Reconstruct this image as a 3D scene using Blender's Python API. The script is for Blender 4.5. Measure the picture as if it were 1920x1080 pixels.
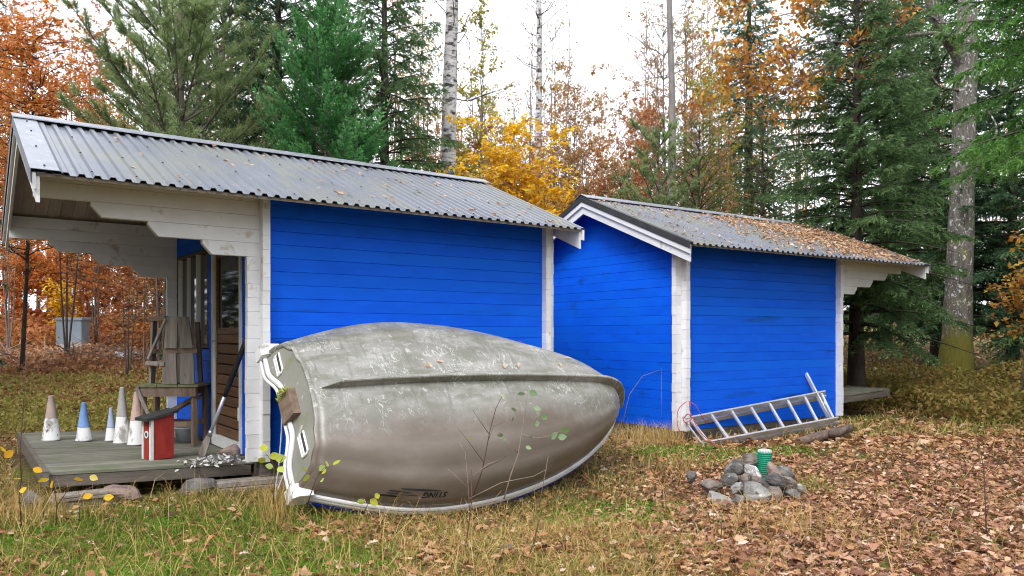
import bpy, math, random
import numpy as np
from mathutils import Vector, Matrix

random.seed(7)
for _o in list(bpy.data.objects):
    bpy.data.objects.remove(_o)
scene = bpy.context.scene
col = scene.collection
R = math.radians

# ------------------------------------------------------------------ camera
F = 1442.0            # focal length in photo pixels
CAMZ = 1.10
HOR = 626.0           # photo row of the horizon
cam_d = bpy.data.cameras.new("camera")
cam_d.sensor_width = 36.0
cam_d.lens = F / 1920 * 36
cam_d.shift_y = (HOR - 540) / 1920
cam_d.clip_start = 0.05
cam_d.clip_end = 600
cam = bpy.data.objects.new("camera", cam_d)
cam.location = (0, 0, CAMZ)
cam.rotation_euler = (R(90), 0, 0)
col.objects.link(cam)
scene.camera = cam

# ------------------------------------------------------------------ light
SUN_EL, SUN_AZ = 48, 205        # degrees; azimuth clockwise from +Y
world = bpy.data.worlds.new("World")
scene.world = world
world.use_nodes = True
wn, wl = world.node_tree.nodes, world.node_tree.links
wn.clear()
w_out = wn.new("ShaderNodeOutputWorld")
w_bg = wn.new("ShaderNodeBackground")
w_sky = wn.new("ShaderNodeTexSky")
w_sky.sky_type = 'NISHITA'
w_sky.sun_disc = False
w_sky.sun_elevation = R(SUN_EL)
w_sky.sun_rotation = R(SUN_AZ)
w_sky.air_density = 1.0
w_sky.dust_density = 6.0
w_hsv = wn.new("ShaderNodeHueSaturation")
w_hsv.inputs['Saturation'].default_value = 0.10
w_mix = wn.new("ShaderNodeMixRGB")
w_mix.inputs[0].default_value = 0.75
w_mix.inputs[2].default_value = (9.3, 9.65, 10.6, 1)     # even cloud cover
wl.new(w_sky.outputs[0], w_hsv.inputs['Color'])
wl.new(w_hsv.outputs[0], w_mix.inputs[1])
wl.new(w_mix.outputs[0], w_bg.inputs['Color'])
w_bg.inputs['Strength'].default_value = 0.13
wl.new(w_bg.outputs[0], w_out.inputs['Surface'])

sun_d = bpy.data.lights.new("sun", 'SUN')
sun_d.energy = 1.1
sun_d.angle = R(20)
sun_d.color = (1.0, 0.98, 0.96)
sun = bpy.data.objects.new("sun", sun_d)
_az, _el = R(SUN_AZ), R(SUN_EL)
_to = Vector((math.sin(_az) * math.cos(_el), math.cos(_az) * math.cos(_el), math.sin(_el)))
sun.rotation_euler = _to.to_track_quat('Z', 'Y').to_euler()
sun.location = (0, -3, 12)
col.objects.link(sun)

scene.view_settings.view_transform = 'Standard'
scene.view_settings.look = 'None'
scene.view_settings.exposure = 0.95
scene.view_settings.gamma = 1.0
scene.view_settings.use_curve_mapping = False
scene.render.engine = 'CYCLES'
scene.cycles.use_denoising = True
scene.cycles.use_adaptive_sampling = True
scene.cycles.adaptive_threshold = 0.02
scene.cycles.pixel_filter_type = 'BLACKMAN_HARRIS'
scene.cycles.filter_width = 1.05
scene.cycles.max_bounces = 5
scene.cycles.diffuse_bounces = 3
scene.cycles.glossy_bounces = 3
scene.cycles.transmission_bounces = 4
scene.cycles.transparent_max_bounces = 4
scene.cycles.caustics_reflective = False
scene.cycles.caustics_refractive = False

# ------------------------------------------------------------------ helpers
def at(px, py, d):
    return Vector(((px - 960) / F * d, d, CAMZ + (HOR - py) / F * d))

def sm(a, b, x):
    t = np.clip((np.asarray(x, float) - a) / (b - a), 0, 1)
    return t * t * (3 - 2 * t)

def gz(x, y):
    x = np.asarray(x, float); y = np.asarray(y, float)
    z = -0.46 + 0.22 * sm(0, 5, y) + 0.045 * sm(6.2, 9, y)
    lot = sm(-.5, 2.5, x) * (1 - sm(7.2, 9.2, x))          # the level lot of the right shed
    ys = 9 + 3.0 * lot
    z = z + 0.070 * np.clip(y - ys, 0, 50) * sm(0, 3, y - ys + .5) - 0.03 * np.clip(y - 40, 0, 20)
    z = z + 0.014 * np.sin(x * 2.1 + 1.3 * y) * np.cos(y * 1.7 - x * .6) + 0.012 * np.sin(5.3 * x) * np.sin(4.7 * y + 1)
    z = z - 0.15 * np.exp(-(((x - 0.2) * .81 + (y - 6.15) * .588) / 1.5) ** 2 - ((-(x - 0.2) * .588 + (y - 6.15) * .81) / .7) ** 2)
    z = z - 0.05 * np.exp(-((x - 3.2) / 1.4) ** 2 - ((y - 9.5) / .7) ** 2)
    return z

def gzf(x, y):
    return float(gz(x, y))

def link(o, parent=None):
    col.objects.link(o)
    if parent is not None:
        o.parent = parent
    return o

def tag(o, label=None, cat=None, group=None, kind=None):
    if label: o["label"] = label
    if cat: o["category"] = cat
    if group: o["group"] = group
    if kind: o["kind"] = kind
    return o

def empty(name, loc, rz=0.0, label=None, cat=None, group=None):
    o = bpy.data.objects.new(name, None)
    o.empty_display_size = 0.1
    o.location = loc
    o.rotation_euler = (0, 0, rz)
    col.objects.link(o)
    return tag(o, label, cat, group)

class MB:
    """collects shapes; build() links them as one mesh object"""
    def __init__(self):
        self.v = []; self.f = []
    def add(self, vs, fs):
        b = len(self.v)
        self.v += [tuple(p) for p in vs]
        self.f += [tuple(b + i for i in f) for f in fs]
        return self
    def box(self, x0, x1, y0, y1, z0, z1):
        vs = [(x0, y0, z0), (x1, y0, z0), (x1, y1, z0), (x0, y1, z0), (x0, y0, z1), (x1, y0, z1), (x1, y1, z1), (x0, y1, z1)]
        return self.add(vs, [(3, 2, 1, 0), (4, 5, 6, 7), (0, 1, 5, 4), (1, 2, 6, 5), (2, 3, 7, 6), (3, 0, 4, 7)])
    def prism(self, poly, axis, a0, a1):
        n = len(poly)
        def mk(p, a):
            if axis == 'x': return (a, p[0], p[1])
            if axis == 'y': return (p[0], a, p[1])
            return (p[0], p[1], a)
        vs = [mk(p, a0) for p in poly] + [mk(p, a1) for p in poly]
        fs = [tuple(range(n))[::-1], tuple(range(n, 2 * n))]
        fs += [(i, (i + 1) % n, n + (i + 1) % n, n + i) for i in range(n)]
        return self.add(vs, fs)
    def bar(self, p, q, w, h, up=(0, 0, 1)):
        """square bar from p to q, w wide and h high"""
        p, q = Vector(p), Vector(q)
        d = (q - p).normalized()
        s = d.cross(Vector(up))
        if s.length < 1e-4: s = d.cross(Vector((1, 0, 0)))
        s.normalize()
        t = s.cross(d).normalized()
        c = min(w, h) * .12
        pr = [(-w/2 + c, -h/2), (w/2 - c, -h/2), (w/2, -h/2 + c), (w/2, h/2 - c), (w/2 - c, h/2), (-w/2 + c, h/2), (-w/2, h/2 - c), (-w/2, -h/2 + c)]
        vs = [p + s * a + t * b for a, b in pr] + [q + s * a + t * b for a, b in pr]
        n = 8
        return self.add(vs, [tuple(range(n))[::-1], tuple(range(n, 2*n))] + [(i, (i+1) % n, n + (i+1) % n, n + i) for i in range(n)])
    def tube(self, pts, rad, n=8, caps=True):
        pts = [Vector(p) for p in pts]
        if not hasattr(rad, '__len__'): rad = [rad] * len(pts)
        b = len(self.v); prev = None
        for i, p in enumerate(pts):
            d = (pts[min(i+1, len(pts)-1)] - pts[max(i-1, 0)]).normalized()
            if prev is None:
                s = d.cross(Vector((0, 0, 1)))
                if s.length < .05: s = d.cross(Vector((1, 0, 0)))
            else:
                s = prev - d * prev.dot(d)
            s.normalize(); prev = s
            t = d.cross(s)
            for k in range(n):
                a = 2 * math.pi * k / n
                self.v.append(tuple(p + (s * math.cos(a) + t * math.sin(a)) * rad[i]))
        for i in range(len(pts) - 1):
            for k in range(n):
                k2 = (k + 1) % n
                self.f.append((b + i*n + k, b + i*n + k2, b + (i+1)*n + k2, b + (i+1)*n + k))
        if caps:
            self.f.append(tuple(b + k for k in range(n))[::-1])
            self.f.append(tuple(b + (len(pts)-1)*n + k for k in range(n)))
        return self
    def lathe(self, prof, n=20, c=(0, 0, 0)):
        b = len(self.v)
        for r, z in prof:
            for k in range(n):
                a = 2 * math.pi * k / n
                self.v.append((c[0] + r * math.cos(a), c[1] + r * math.sin(a), c[2] + z))
        for i in range(len(prof) - 1):
            for k in range(n):
                k2 = (k + 1) % n
                self.f.append((b + i*n + k, b + i*n + k2, b + (i+1)*n + k2, b + (i+1)*n + k))
        self.f.append(tuple(b + k for k in range(n))[::-1])
        self.f.append(tuple(b + (len(prof)-1)*n + k for k in range(n)))
        return self
    def mesh(self, name, smooth=False):
        me = bpy.data.meshes.new(name)
        me.from_pydata(self.v, [], self.f)
        if smooth:
            me.polygons.foreach_set('use_smooth', [True] * len(me.polygons))
        me.update()
        return me
    def build(self, name, mat, parent=None, smooth=False):
        me = self.mesh(name, smooth)
        me.materials.append(mat)
        return link(bpy.data.objects.new(name, me), parent)

def inst(name, me, parent, loc=(0, 0, 0), rot=(0, 0, 0)):
    o = bpy.data.objects.new(name, me)
    o.location = loc; o.rotation_euler = rot
    return link(o, parent)

def np_mesh(name, V, faces, mat, parent=None, tint=None, smooth=False):
    """V (n,k,3): n copies of one small shape; faces: template of index tuples"""
    V = np.asarray(V, np.float32)
    n, k = V.shape[:2]
    me = bpy.data.meshes.new(name)
    me.vertices.add(n * k)
    me.vertices.foreach_set('co', V.reshape(-1))
    tl = np.concatenate([np.array(f) for f in faces])
    ts = np.array([len(f) for f in faces])
    loops = (np.arange(n)[:, None] * k + tl[None, :]).reshape(-1)
    sizes = np.tile(ts, n)
    starts = np.concatenate([[0], np.cumsum(sizes)[:-1]])
    me.loops.add(len(loops))
    me.loops.foreach_set('vertex_index', loops.astype(np.int32))
    me.polygons.add(len(sizes))
    me.polygons.foreach_set('loop_start', starts.astype(np.int32))
    if smooth:
        me.polygons.foreach_set('use_smooth', np.ones(len(sizes), bool))
    if tint is not None:
        a = me.attributes.new('tint', 'FLOAT', 'POINT')
        a.data.foreach_set('value', np.repeat(np.asarray(tint, np.float32), k))
    me.update(calc_edges=True)
    me.validate()
    me.materials.append(mat)
    return link(bpy.data.objects.new(name, me), parent)

def nrm(v):
    return v / np.maximum(np.linalg.norm(v, axis=-1, keepdims=True), 1e-9)

def cards(P, D, L, W, rng, fold=.15, N=None):
    """diamond leaves: P (n,3) base, D (n,3) direction"""
    n = len(P)
    D = nrm(D)
    if N is None: N = rng.normal(size=(n, 3))
    S = nrm(np.cross(D, N)); Nn = np.cross(S, D)
    L = np.broadcast_to(np.asarray(L, float), (n,))[:, None]
    W = np.broadcast_to(np.asarray(W, float), (n,))[:, None]
    mid = P + D * L * .45
    V = np.stack([P, mid + S * W * .5 + Nn * W * fold, P + D * L, mid - S * W * .5 + Nn * W * fold], 1)
    return V
QUAD = [(0, 1, 2, 3)]
TRI = [(0, 1, 2)]
def needles(P, D, L, W, rng, N=None):
    """single triangles for needles: base pair and a tip"""
    V = cards(P, D, L, W, rng, 0, N)
    S = (V[:, 1] - V[:, 3]) * .62
    return np.stack([V[:, 0] - S, V[:, 0] + S, V[:, 2]], 1)
FOLD = [(0, 1, 2), (0, 2, 3)]

def tubes_np(PL, Rr, sides):
    """PL (n,K,3), Rr (n,K) -> verts (n, K*sides, 3), faces template"""
    PL = np.asarray(PL, float); n, K = PL.shape[:2]
    T = nrm(PL[:, -1] - PL[:, 0])
    ref = np.where(np.abs(T[:, 2:3]) > .9, np.array([[1., 0, 0]]), np.array([[0, 0, 1.]]))
    A = nrm(np.cross(T, ref)); B = np.cross(T, A)
    an = 2 * np.pi * np.arange(sides) / sides
    off = A[:, None, :] * np.cos(an)[None, :, None] + B[:, None, :] * np.sin(an)[None, :, None]
    V = PL[:, :, None, :] + off[:, None, :, :] * np.asarray(Rr)[:, :, None, None]
    fs = []
    for i in range(K - 1):
        for k in range(sides):
            k2 = (k + 1) % sides
            fs.append((i*sides + k, i*sides + k2, (i+1)*sides + k2, (i+1)*sides + k))
    return V.reshape(n, K * sides, 3), fs

class Limbs:
    """many tubes joined into one trunk-and-branches mesh"""
    def __init__(self): self.v = []; self.f = []; self.n = 0
    def add(self, PL, Rr, sides=5):
        V, fs = tubes_np(PL, Rr, sides)
        n, k = V.shape[:2]
        fa = np.array(fs)
        self.v.append(V.reshape(-1, 3))
        self.f.append((np.arange(n)[:, None, None] * k + fa[None]).reshape(-1, 4) + self.n)
        self.n += n * k
    def build(self, name, mat, parent):
        V = np.concatenate(self.v); Fc = np.concatenate(self.f)
        me = bpy.data.meshes.new(name)
        me.vertices.add(len(V)); me.vertices.foreach_set('co', V.astype(np.float32).reshape(-1))
        me.loops.add(Fc.size); me.loops.foreach_set('vertex_index', Fc.astype(np.int32).reshape(-1))
        me.polygons.add(len(Fc)); me.polygons.foreach_set('loop_start', (np.arange(len(Fc)) * 4).astype(np.int32))
        me.polygons.foreach_set('use_smooth', np.ones(len(Fc), bool))
        me.update(calc_edges=True); me.validate()
        me.materials.append(mat)
        return link(bpy.data.objects.new(name, me), parent)

def interp(PL, idx, t):
    K = PL.shape[1]
    f = np.clip(t, 0, .9999) * (K - 1)
    i = f.astype(int); w = (f - i)[:, None]
    return PL[idx, i] * (1 - w) + PL[idx, i + 1] * w

# ------------------------------------------------------------------ materials
def new_mat(name):
    m = bpy.data.materials.new(name); m.use_nodes = True
    nt = m.node_tree; nt.nodes.clear()
    out = nt.nodes.new('ShaderNodeOutputMaterial')
    return m, nt.nodes, nt.links, out

def ramp(nodes, stops, interp_mode='LINEAR'):
    r = nodes.new('ShaderNodeValToRGB')
    cr = r.color_ramp; cr.interpolation = interp_mode
    while len(cr.elements) < len(stops): cr.elements.new(.5)
    for e, (p, c) in zip(cr.elements, stops):
        e.position = p; e.color = (c[0], c[1], c[2], 1)
    return r

def surf(name, stops, scale=4, stretch=(1, 1, 1), rough=.7, bump=.3, bscale=40, bstretch=(1, 1, 1), bdist=.01, metal=0, detail=6, spec=.4,
         spots=None, vary=0.0, coat=0):
    """noise-coloured Principled; spots = (colour, scale, threshold, softness, stretch) list laid over it; vary = per-object brightness"""
    m, N, Lk, out = new_mat(name)
    b = N.new('ShaderNodeBsdfPrincipled')
    Lk.new(b.outputs[0], out.inputs['Surface'])
    tc = N.new('ShaderNodeTexCoord'); oi = N.new('ShaderNodeObjectInfo')
    mul = N.new('ShaderNodeMath'); mul.operation = 'MULTIPLY'; mul.inputs[1].default_value = 53.0
    Lk.new(oi.outputs['Random'], mul.inputs[0])
    addv = N.new('ShaderNodeVectorMath'); addv.operation = 'ADD'
    Lk.new(tc.outputs['Object'], addv.inputs[0]); Lk.new(mul.outputs[0], addv.inputs[1])
    def noise(sc, st, det=detail, rg=.6):
        mp = N.new('ShaderNodeMapping'); mp.inputs['Scale'].default_value = st
        Lk.new(addv.outputs[0], mp.inputs['Vector'])
        n = N.new('ShaderNodeTexNoise'); n.inputs['Scale'].default_value = sc
        n.inputs['Detail'].default_value = det; n.inputs['Roughness'].default_value = rg
        Lk.new(mp.outputs[0], n.inputs['Vector'])
        return n
    n1 = noise(scale, stretch)
    r = ramp(N, stops)
    Lk.new(n1.outputs['Fac'], r.inputs[0])
    c = r.outputs[0]
    for sp in (spots or []):
        sc_, s_, th, so, st = sp
        ns = noise(s_, st)
        rr = ramp(N, [(max(0, th - so), (0, 0, 0)), (min(1, th + so), (1, 1, 1))])
        Lk.new(ns.outputs['Fac'], rr.inputs[0])
        mx = N.new('ShaderNodeMixRGB'); mx.inputs[2].default_value = (*sc_, 1)
        Lk.new(rr.outputs[0], mx.inputs[0]); Lk.new(c, mx.inputs[1])
        c = mx.outputs[0]
    if vary:
        mr = N.new('ShaderNodeMapRange'); mr.inputs['To Min'].default_value = 1 - vary; mr.inputs['To Max'].default_value = 1 + vary
        Lk.new(oi.outputs['Random'], mr.inputs['Value'])
        hs = N.new('ShaderNodeHueSaturation'); Lk.new(mr.outputs[0], hs.inputs['Value']); Lk.new(c, hs.inputs['Color'])
        c = hs.outputs[0]
    Lk.new(c, b.inputs['Base Color'])
    b.inputs['Roughness'].default_value = rough
    b.inputs['Metallic'].default_value = metal
    b.inputs['Specular IOR Level'].default_value = spec
    if coat: b.inputs['Coat Weight'].default_value = coat
    if bump:
        nb = noise(bscale, bstretch, 5, .65)
        bp = N.new('ShaderNodeBump'); bp.inputs['Strength'].default_value = bump; bp.inputs['Distance'].default_value = bdist
        Lk.new(nb.outputs['Fac'], bp.inputs['Height']); Lk.new(bp.outputs[0], b.inputs['Normal'])
    return m

def leafmat(name, stops, trans=.35, rough=.6):
    """leaf colour picked by the per-leaf attribute 'tint'; light passes through"""
    m, N, Lk, out = new_mat(name)
    at_ = N.new('ShaderNodeAttribute'); at_.attribute_name = 'tint'
    r = ramp(N, stops)
    Lk.new(at_.outputs['Fac'], r.inputs[0])
    b = N.new('ShaderNodeBsdfPrincipled'); b.inputs['Roughness'].default_value = rough
    b.inputs['Specular IOR Level'].default_value = .25
    t = N.new('ShaderNodeBsdfTranslucent')
    Lk.new(r.outputs[0], b.inputs['Base Color']); Lk.new(r.outputs[0], t.inputs['Color'])
    mx = N.new('ShaderNodeMixShader'); mx.inputs[0].default_value = trans
    Lk.new(b.outputs[0], mx.inputs[1]); Lk.new(t.outputs[0], mx.inputs[2])
    Lk.new(mx.outputs[0], out.inputs['Surface'])
    return m

BL = (.004, .075, .50)
M = {}
M['blue'] = surf('blue_paint', [(.3, (.0015, .088, .66)), (.7, (.002, .118, .80))], 2.5, (1, 1, 3), .6, .35, 45, (.08, 1, 1), .005, vary=.03, spec=.15,
                 spots=[((.004, .05, .22), 2.0, .665, .05, (.35, 1, 2.4)), ((.30, .40, .55), 13, .765, .012, (.5, 1, 1.2)), ((.002, .125, .70), 1.1, .60, .15, (.25, 1, 1)), ((.004, .035, .16), 26, .765, .015, (.5, 1, 1))])
M['white'] = surf('white_paint', [(.3, (.66, .655, .66)), (.7, (.80, .795, .80))], 3, (1, 1, 1), .6, .3, 45, (.2, 1, 1), .004, vary=.05,
                  spots=[((.50, .45, .40), 6, .66, .05, (1, 1, 1)), ((.20, .15, .12), 22, .735, .015, (1, 1, .5))])
M['soffit'] = surf('soffit_wood', [(.3, (.33, .28, .235)), (.7, (.46, .40, .35))], 2.5, (8, 1, 1), .75, .3, 30, (3, .3, 1), .004, vary=.14,
                   spots=[((.10, .075, .055), 10, .74, .03, (4, .6, 1))])
M['roof'] = surf('roof_sheet_paint', [(.3, (.11, .12, .15)), (.7, (.16, .17, .20))], 2.2, (1, .35, 1), .36, .12, 50, (1, 1, 1), .002, spec=.55, vary=.06,
                 spots=[((.17, .175, .13), 1.4, .58, .12, (1, .5, 1)), ((.30, .31, .32), 16, .70, .05, (1, .5, 1))])
M['flash'] = surf('roof_flashing_paint', [(.3, (.15, .16, .19)), (.7, (.23, .24, .27))], 9, (1, 1, 1), .33, .2, 60, (1, 1, 1), .002, spec=.55,
                  spots=[((.36, .37, .38), 18, .64, .05, (1, 1, 1))])
M['dark'] = surf('dark_metal', [(.3, (.03, .03, .032)), (.7, (.05, .05, .05))], 8, rough=.5, bump=.1)
M['deck'] = surf('weathered_deck', [(.25, (.10, .095, .075)), (.5, (.19, .18, .145)), (.75, (.27, .255, .21))], 4, (.5, 7, 4), .85, .6, 26, (.15, 3, 3), .006, vary=.18,
                 spots=[((.045, .04, .03), 5, .67, .04, (.35, 3, 3)), ((.10, .13, .05), 2.4, .60, .1, (1, 1, 1))])
M['beam'] = surf('old_beam', [(.3, (.075, .062, .05)), (.7, (.17, .145, .12))], 6, (.4, 4, 4), .9, .6, 26, (.2, 3, 3), .008, vary=.15)
M['oldwood'] = surf('grey_weathered_wood', [(.25, (.14, .115, .095)), (.55, (.27, .235, .205)), (.8, (.37, .33, .30))], 7, (3, 3, .35), .9, .7, 22, (4, 4, .25), .008, vary=.2,
                    spots=[((.055, .045, .035), 9, .70, .03, (2, 2, .5))])
M['stoolbrown'] = surf('brown_weathered_wood', [(.25, (.10, .065, .045)), (.7, (.235, .17, .125))], 7, (3, 3, .4), .9, .6, 22, (4, 4, .3), .008, vary=.2)
M['mosswood'] = surf('mossy_wood', [(.3, (.13, .12, .07)), (.6, (.20, .20, .10)), (.8, (.25, .24, .16))], 12, (1, 4, 1), .95, .6, 40, (1, 3, 1), .006)
M['door'] = surf('varnished_door', [(.25, (.075, .035, .016)), (.7, (.19, .095, .042))], 3.5, (1, .4, 6), .5, .4, 18, (1, .3, 5), .004, vary=.14)
M['dooredge'] = surf('door_edge_wood', [(.3, (.24, .115, .04)), (.7, (.36, .18, .07))], 4, (1, 4, .5), .5, .3, 20)
M['glass'], _N, _L, _o = new_mat('window_glass')
_b = _N.new('ShaderNodeBsdfPrincipled'); _b.inputs['Base Color'].default_value = (.012, .011, .011, 1)
_b.inputs['Roughness'].default_value = .05; _b.inputs['IOR'].default_value = 1.5
_L.new(_b.outputs[0], _o.inputs['Surface'])
M['steel'] = surf('door_steel', [(.3, (.50, .50, .50)), (.7, (.62, .62, .62))], 20, rough=.35, bump=.1, metal=.8)
M['alu'] = surf('ladder_aluminium', [(.3, (.52, .53, .54)), (.7, (.70, .70, .71))], 6, (1, 1, 1), .42, .2, 60, (1, 1, 1), .002, metal=.55,
                spots=[((.20, .17, .14), 9, .68, .05, (1, 1, 1))])
M['aludark'] = surf('ladder_rung_aluminium', [(.3, (.38, .38, .39)), (.7, (.58, .58, .59))], 9, rough=.45, bump=.2, metal=.5, spots=[((.12, .10, .09), 8, .60, .06, (1, 1, 1))])
M['trim'] = surf('boat_trim', [(.3, (.62, .61, .61)), (.7, (.76, .755, .75))], 5, rough=.45, bump=.15, spots=[((.33, .31, .27), 9, .66, .05, (1, 1, 1))])
M['bluetrim'] = surf('boat_blue_band', [(.3, (.01, .035, .30)), (.7, (.015, .05, .42))], 7, rough=.45, bump=.1)
M['boatdecal'] = surf('black_print', [(.3, (.012, .012, .013)), (.7, (.02, .02, .02))], 9, rough=.5, bump=0)
M['red'] = surf('red_paint', [(.3, (.28, .022, .014)), (.7, (.40, .040, .024))], 7, (3, 3, 1), .65, .3, 40, (3, 3, .3), .003, spots=[((.16, .05, .03), 14, .68, .03, (2, 2, .6))])
M['felt'] = surf('roofing_felt', [(.3, (.022, .022, .022)), (.7, (.05, .05, .048))], 20, rough=.95, bump=.8, bscale=60)
M['paperwhite'] = surf('trim_white', [(.3, (.70, .70, .68)), (.7, (.82, .82, .80))], 9, rough=.6, bump=.2)
M['black'] = surf('black_foam', [(.3, (.010, .010, .011)), (.7, (.025, .025, .025))], 12, rough=.6, bump=.3)
M['conewhite'] = surf('cone_white', [(.3, (.62, .615, .60)), (.7, (.78, .775, .76))], 6, rough=.6, bump=.2, spots=[((.30, .28, .25), 11, .58, .05, (1, 1, .6)), ((.06, .055, .05), 19, .66, .02, (1, 1, .6))])
M['conepink'] = surf('cone_faded_orange', [(.3, (.46, .30, .24)), (.7, (.58, .43, .37))], 7, rough=.7, bump=.2, spots=[((.22, .18, .15), 9, .66, .06, (1, 1, 1))])
M['coneblue'] = surf('cone_blue', [(.3, (.13, .25, .52)), (.7, (.22, .36, .66))], 7, rough=.65, bump=.2, spots=[((.40, .42, .45), 9, .68, .05, (1, 1, 1))])
M['conepale'] = surf('cone_faded_blue', [(.3, (.30, .38, .54)), (.7, (.42, .49, .62))], 7, rough=.65, bump=.2)
M['conegrey'] = surf('cone_grey', [(.3, (.33, .31, .29)), (.7, (.45, .43, .41))], 7, rough=.7, bump=.2)
M['conerust'] = surf('cone_brown', [(.3, (.34, .25, .215)), (.7, (.48, .385, .34))], 7, rough=.7, bump=.2)
M['stone'] = surf('field_stone', [(.25, (.045, .042, .039)), (.5, (.12, .112, .105)), (.75, (.24, .225, .21))], 9, rough=.9, bump=1, bscale=14, bdist=.03, vary=.35,
                  spots=[((.52, .51, .49), 11, .64, .05, (1, 1, 1)), ((.20, .22, .08), 7, .68, .05, (1, 1, 1))])
M['palestone'] = surf('pale_field_stone', [(.25, (.13, .125, .115)), (.5, (.25, .24, .225)), (.75, (.42, .405, .385))], 9, rough=.9, bump=1, bscale=14, bdist=.03, vary=.2,
                      spots=[((.55, .54, .52), 12, .62, .04, (1, 1, 1)), ((.06, .055, .05), 15, .66, .03, (1, 1, 1))])
M['brownstone'] = surf('brown_field_stone', [(.25, (.075, .06, .05)), (.5, (.16, .13, .11)), (.75, (.28, .235, .20))], 9, rough=.9, bump=1, bscale=14, bdist=.03, vary=.2,
                       spots=[((.22, .23, .09), 8, .64, .05, (1, 1, 1))])
M['redstone'] = surf('reddish_stone', [(.25, (.15, .10, .085)), (.7, (.34, .25, .215))], 7, rough=.9, bump=.6, bscale=18, bdist=.02, spots=[((.52, .49, .45), 13, .70, .03, (1, 1, 1))])
M['green'] = surf('green_pipe', [(.3, (.005, .26, .145)), (.7, (.01, .36, .20))], 7, rough=.4, bump=.05)
M['cap'] = surf('grey_cap', [(.3, (.36, .35, .35)), (.7, (.52, .51, .50))], 12, rough=.7, bump=.3)
M['rope'] = surf('red_rope', [(.3, (.36, .03, .035)), (.7, (.50, .07, .07))], 30, rough=.8, bump=.4, bscale=120)
M['whiterope'] = surf('white_rope', [(.3, (.50, .50, .50)), (.7, (.66, .66, .66))], 30, rough=.8, bump=.4, bscale=120)
M['log'] = surf('log_bark', [(.3, (.07, .048, .038)), (.7, (.20, .145, .115))], 10, rough=.95, bump=1, bscale=22, bdist=.02)
M['shell'] = surf('white_shells', [(.2, (.30, .26, .22)), (.5, (.60, .58, .55)), (.8, (.78, .76, .73))], 9, rough=.7, bump=.3, vary=.1)
M['concrete'] = surf('concrete_block', [(.3, (.21, .17, .13)), (.7, (.33, .28, .22))], 10, rough=.95, bump=.5, bscale=50)
M['box'] = surf('box_grey_green', [(.3, (.165, .21, .25)), (.7, (.22, .27, .315))], 3, rough=.5, bump=.1, spots=[((.42, .44, .44), 9, .68, .06, (1, 1, 1))])
M['boxlow'] = surf('box_plinth', [(.3, (.33, .335, .33)), (.7, (.42, .42, .415))], 3, rough=.6, bump=.1)
M['paleplastic'] = surf('pale_plastic', [(.3, (.42, .45, .50)), (.7, (.62, .64, .67))], 9, rough=.4, bump=.3)

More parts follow.
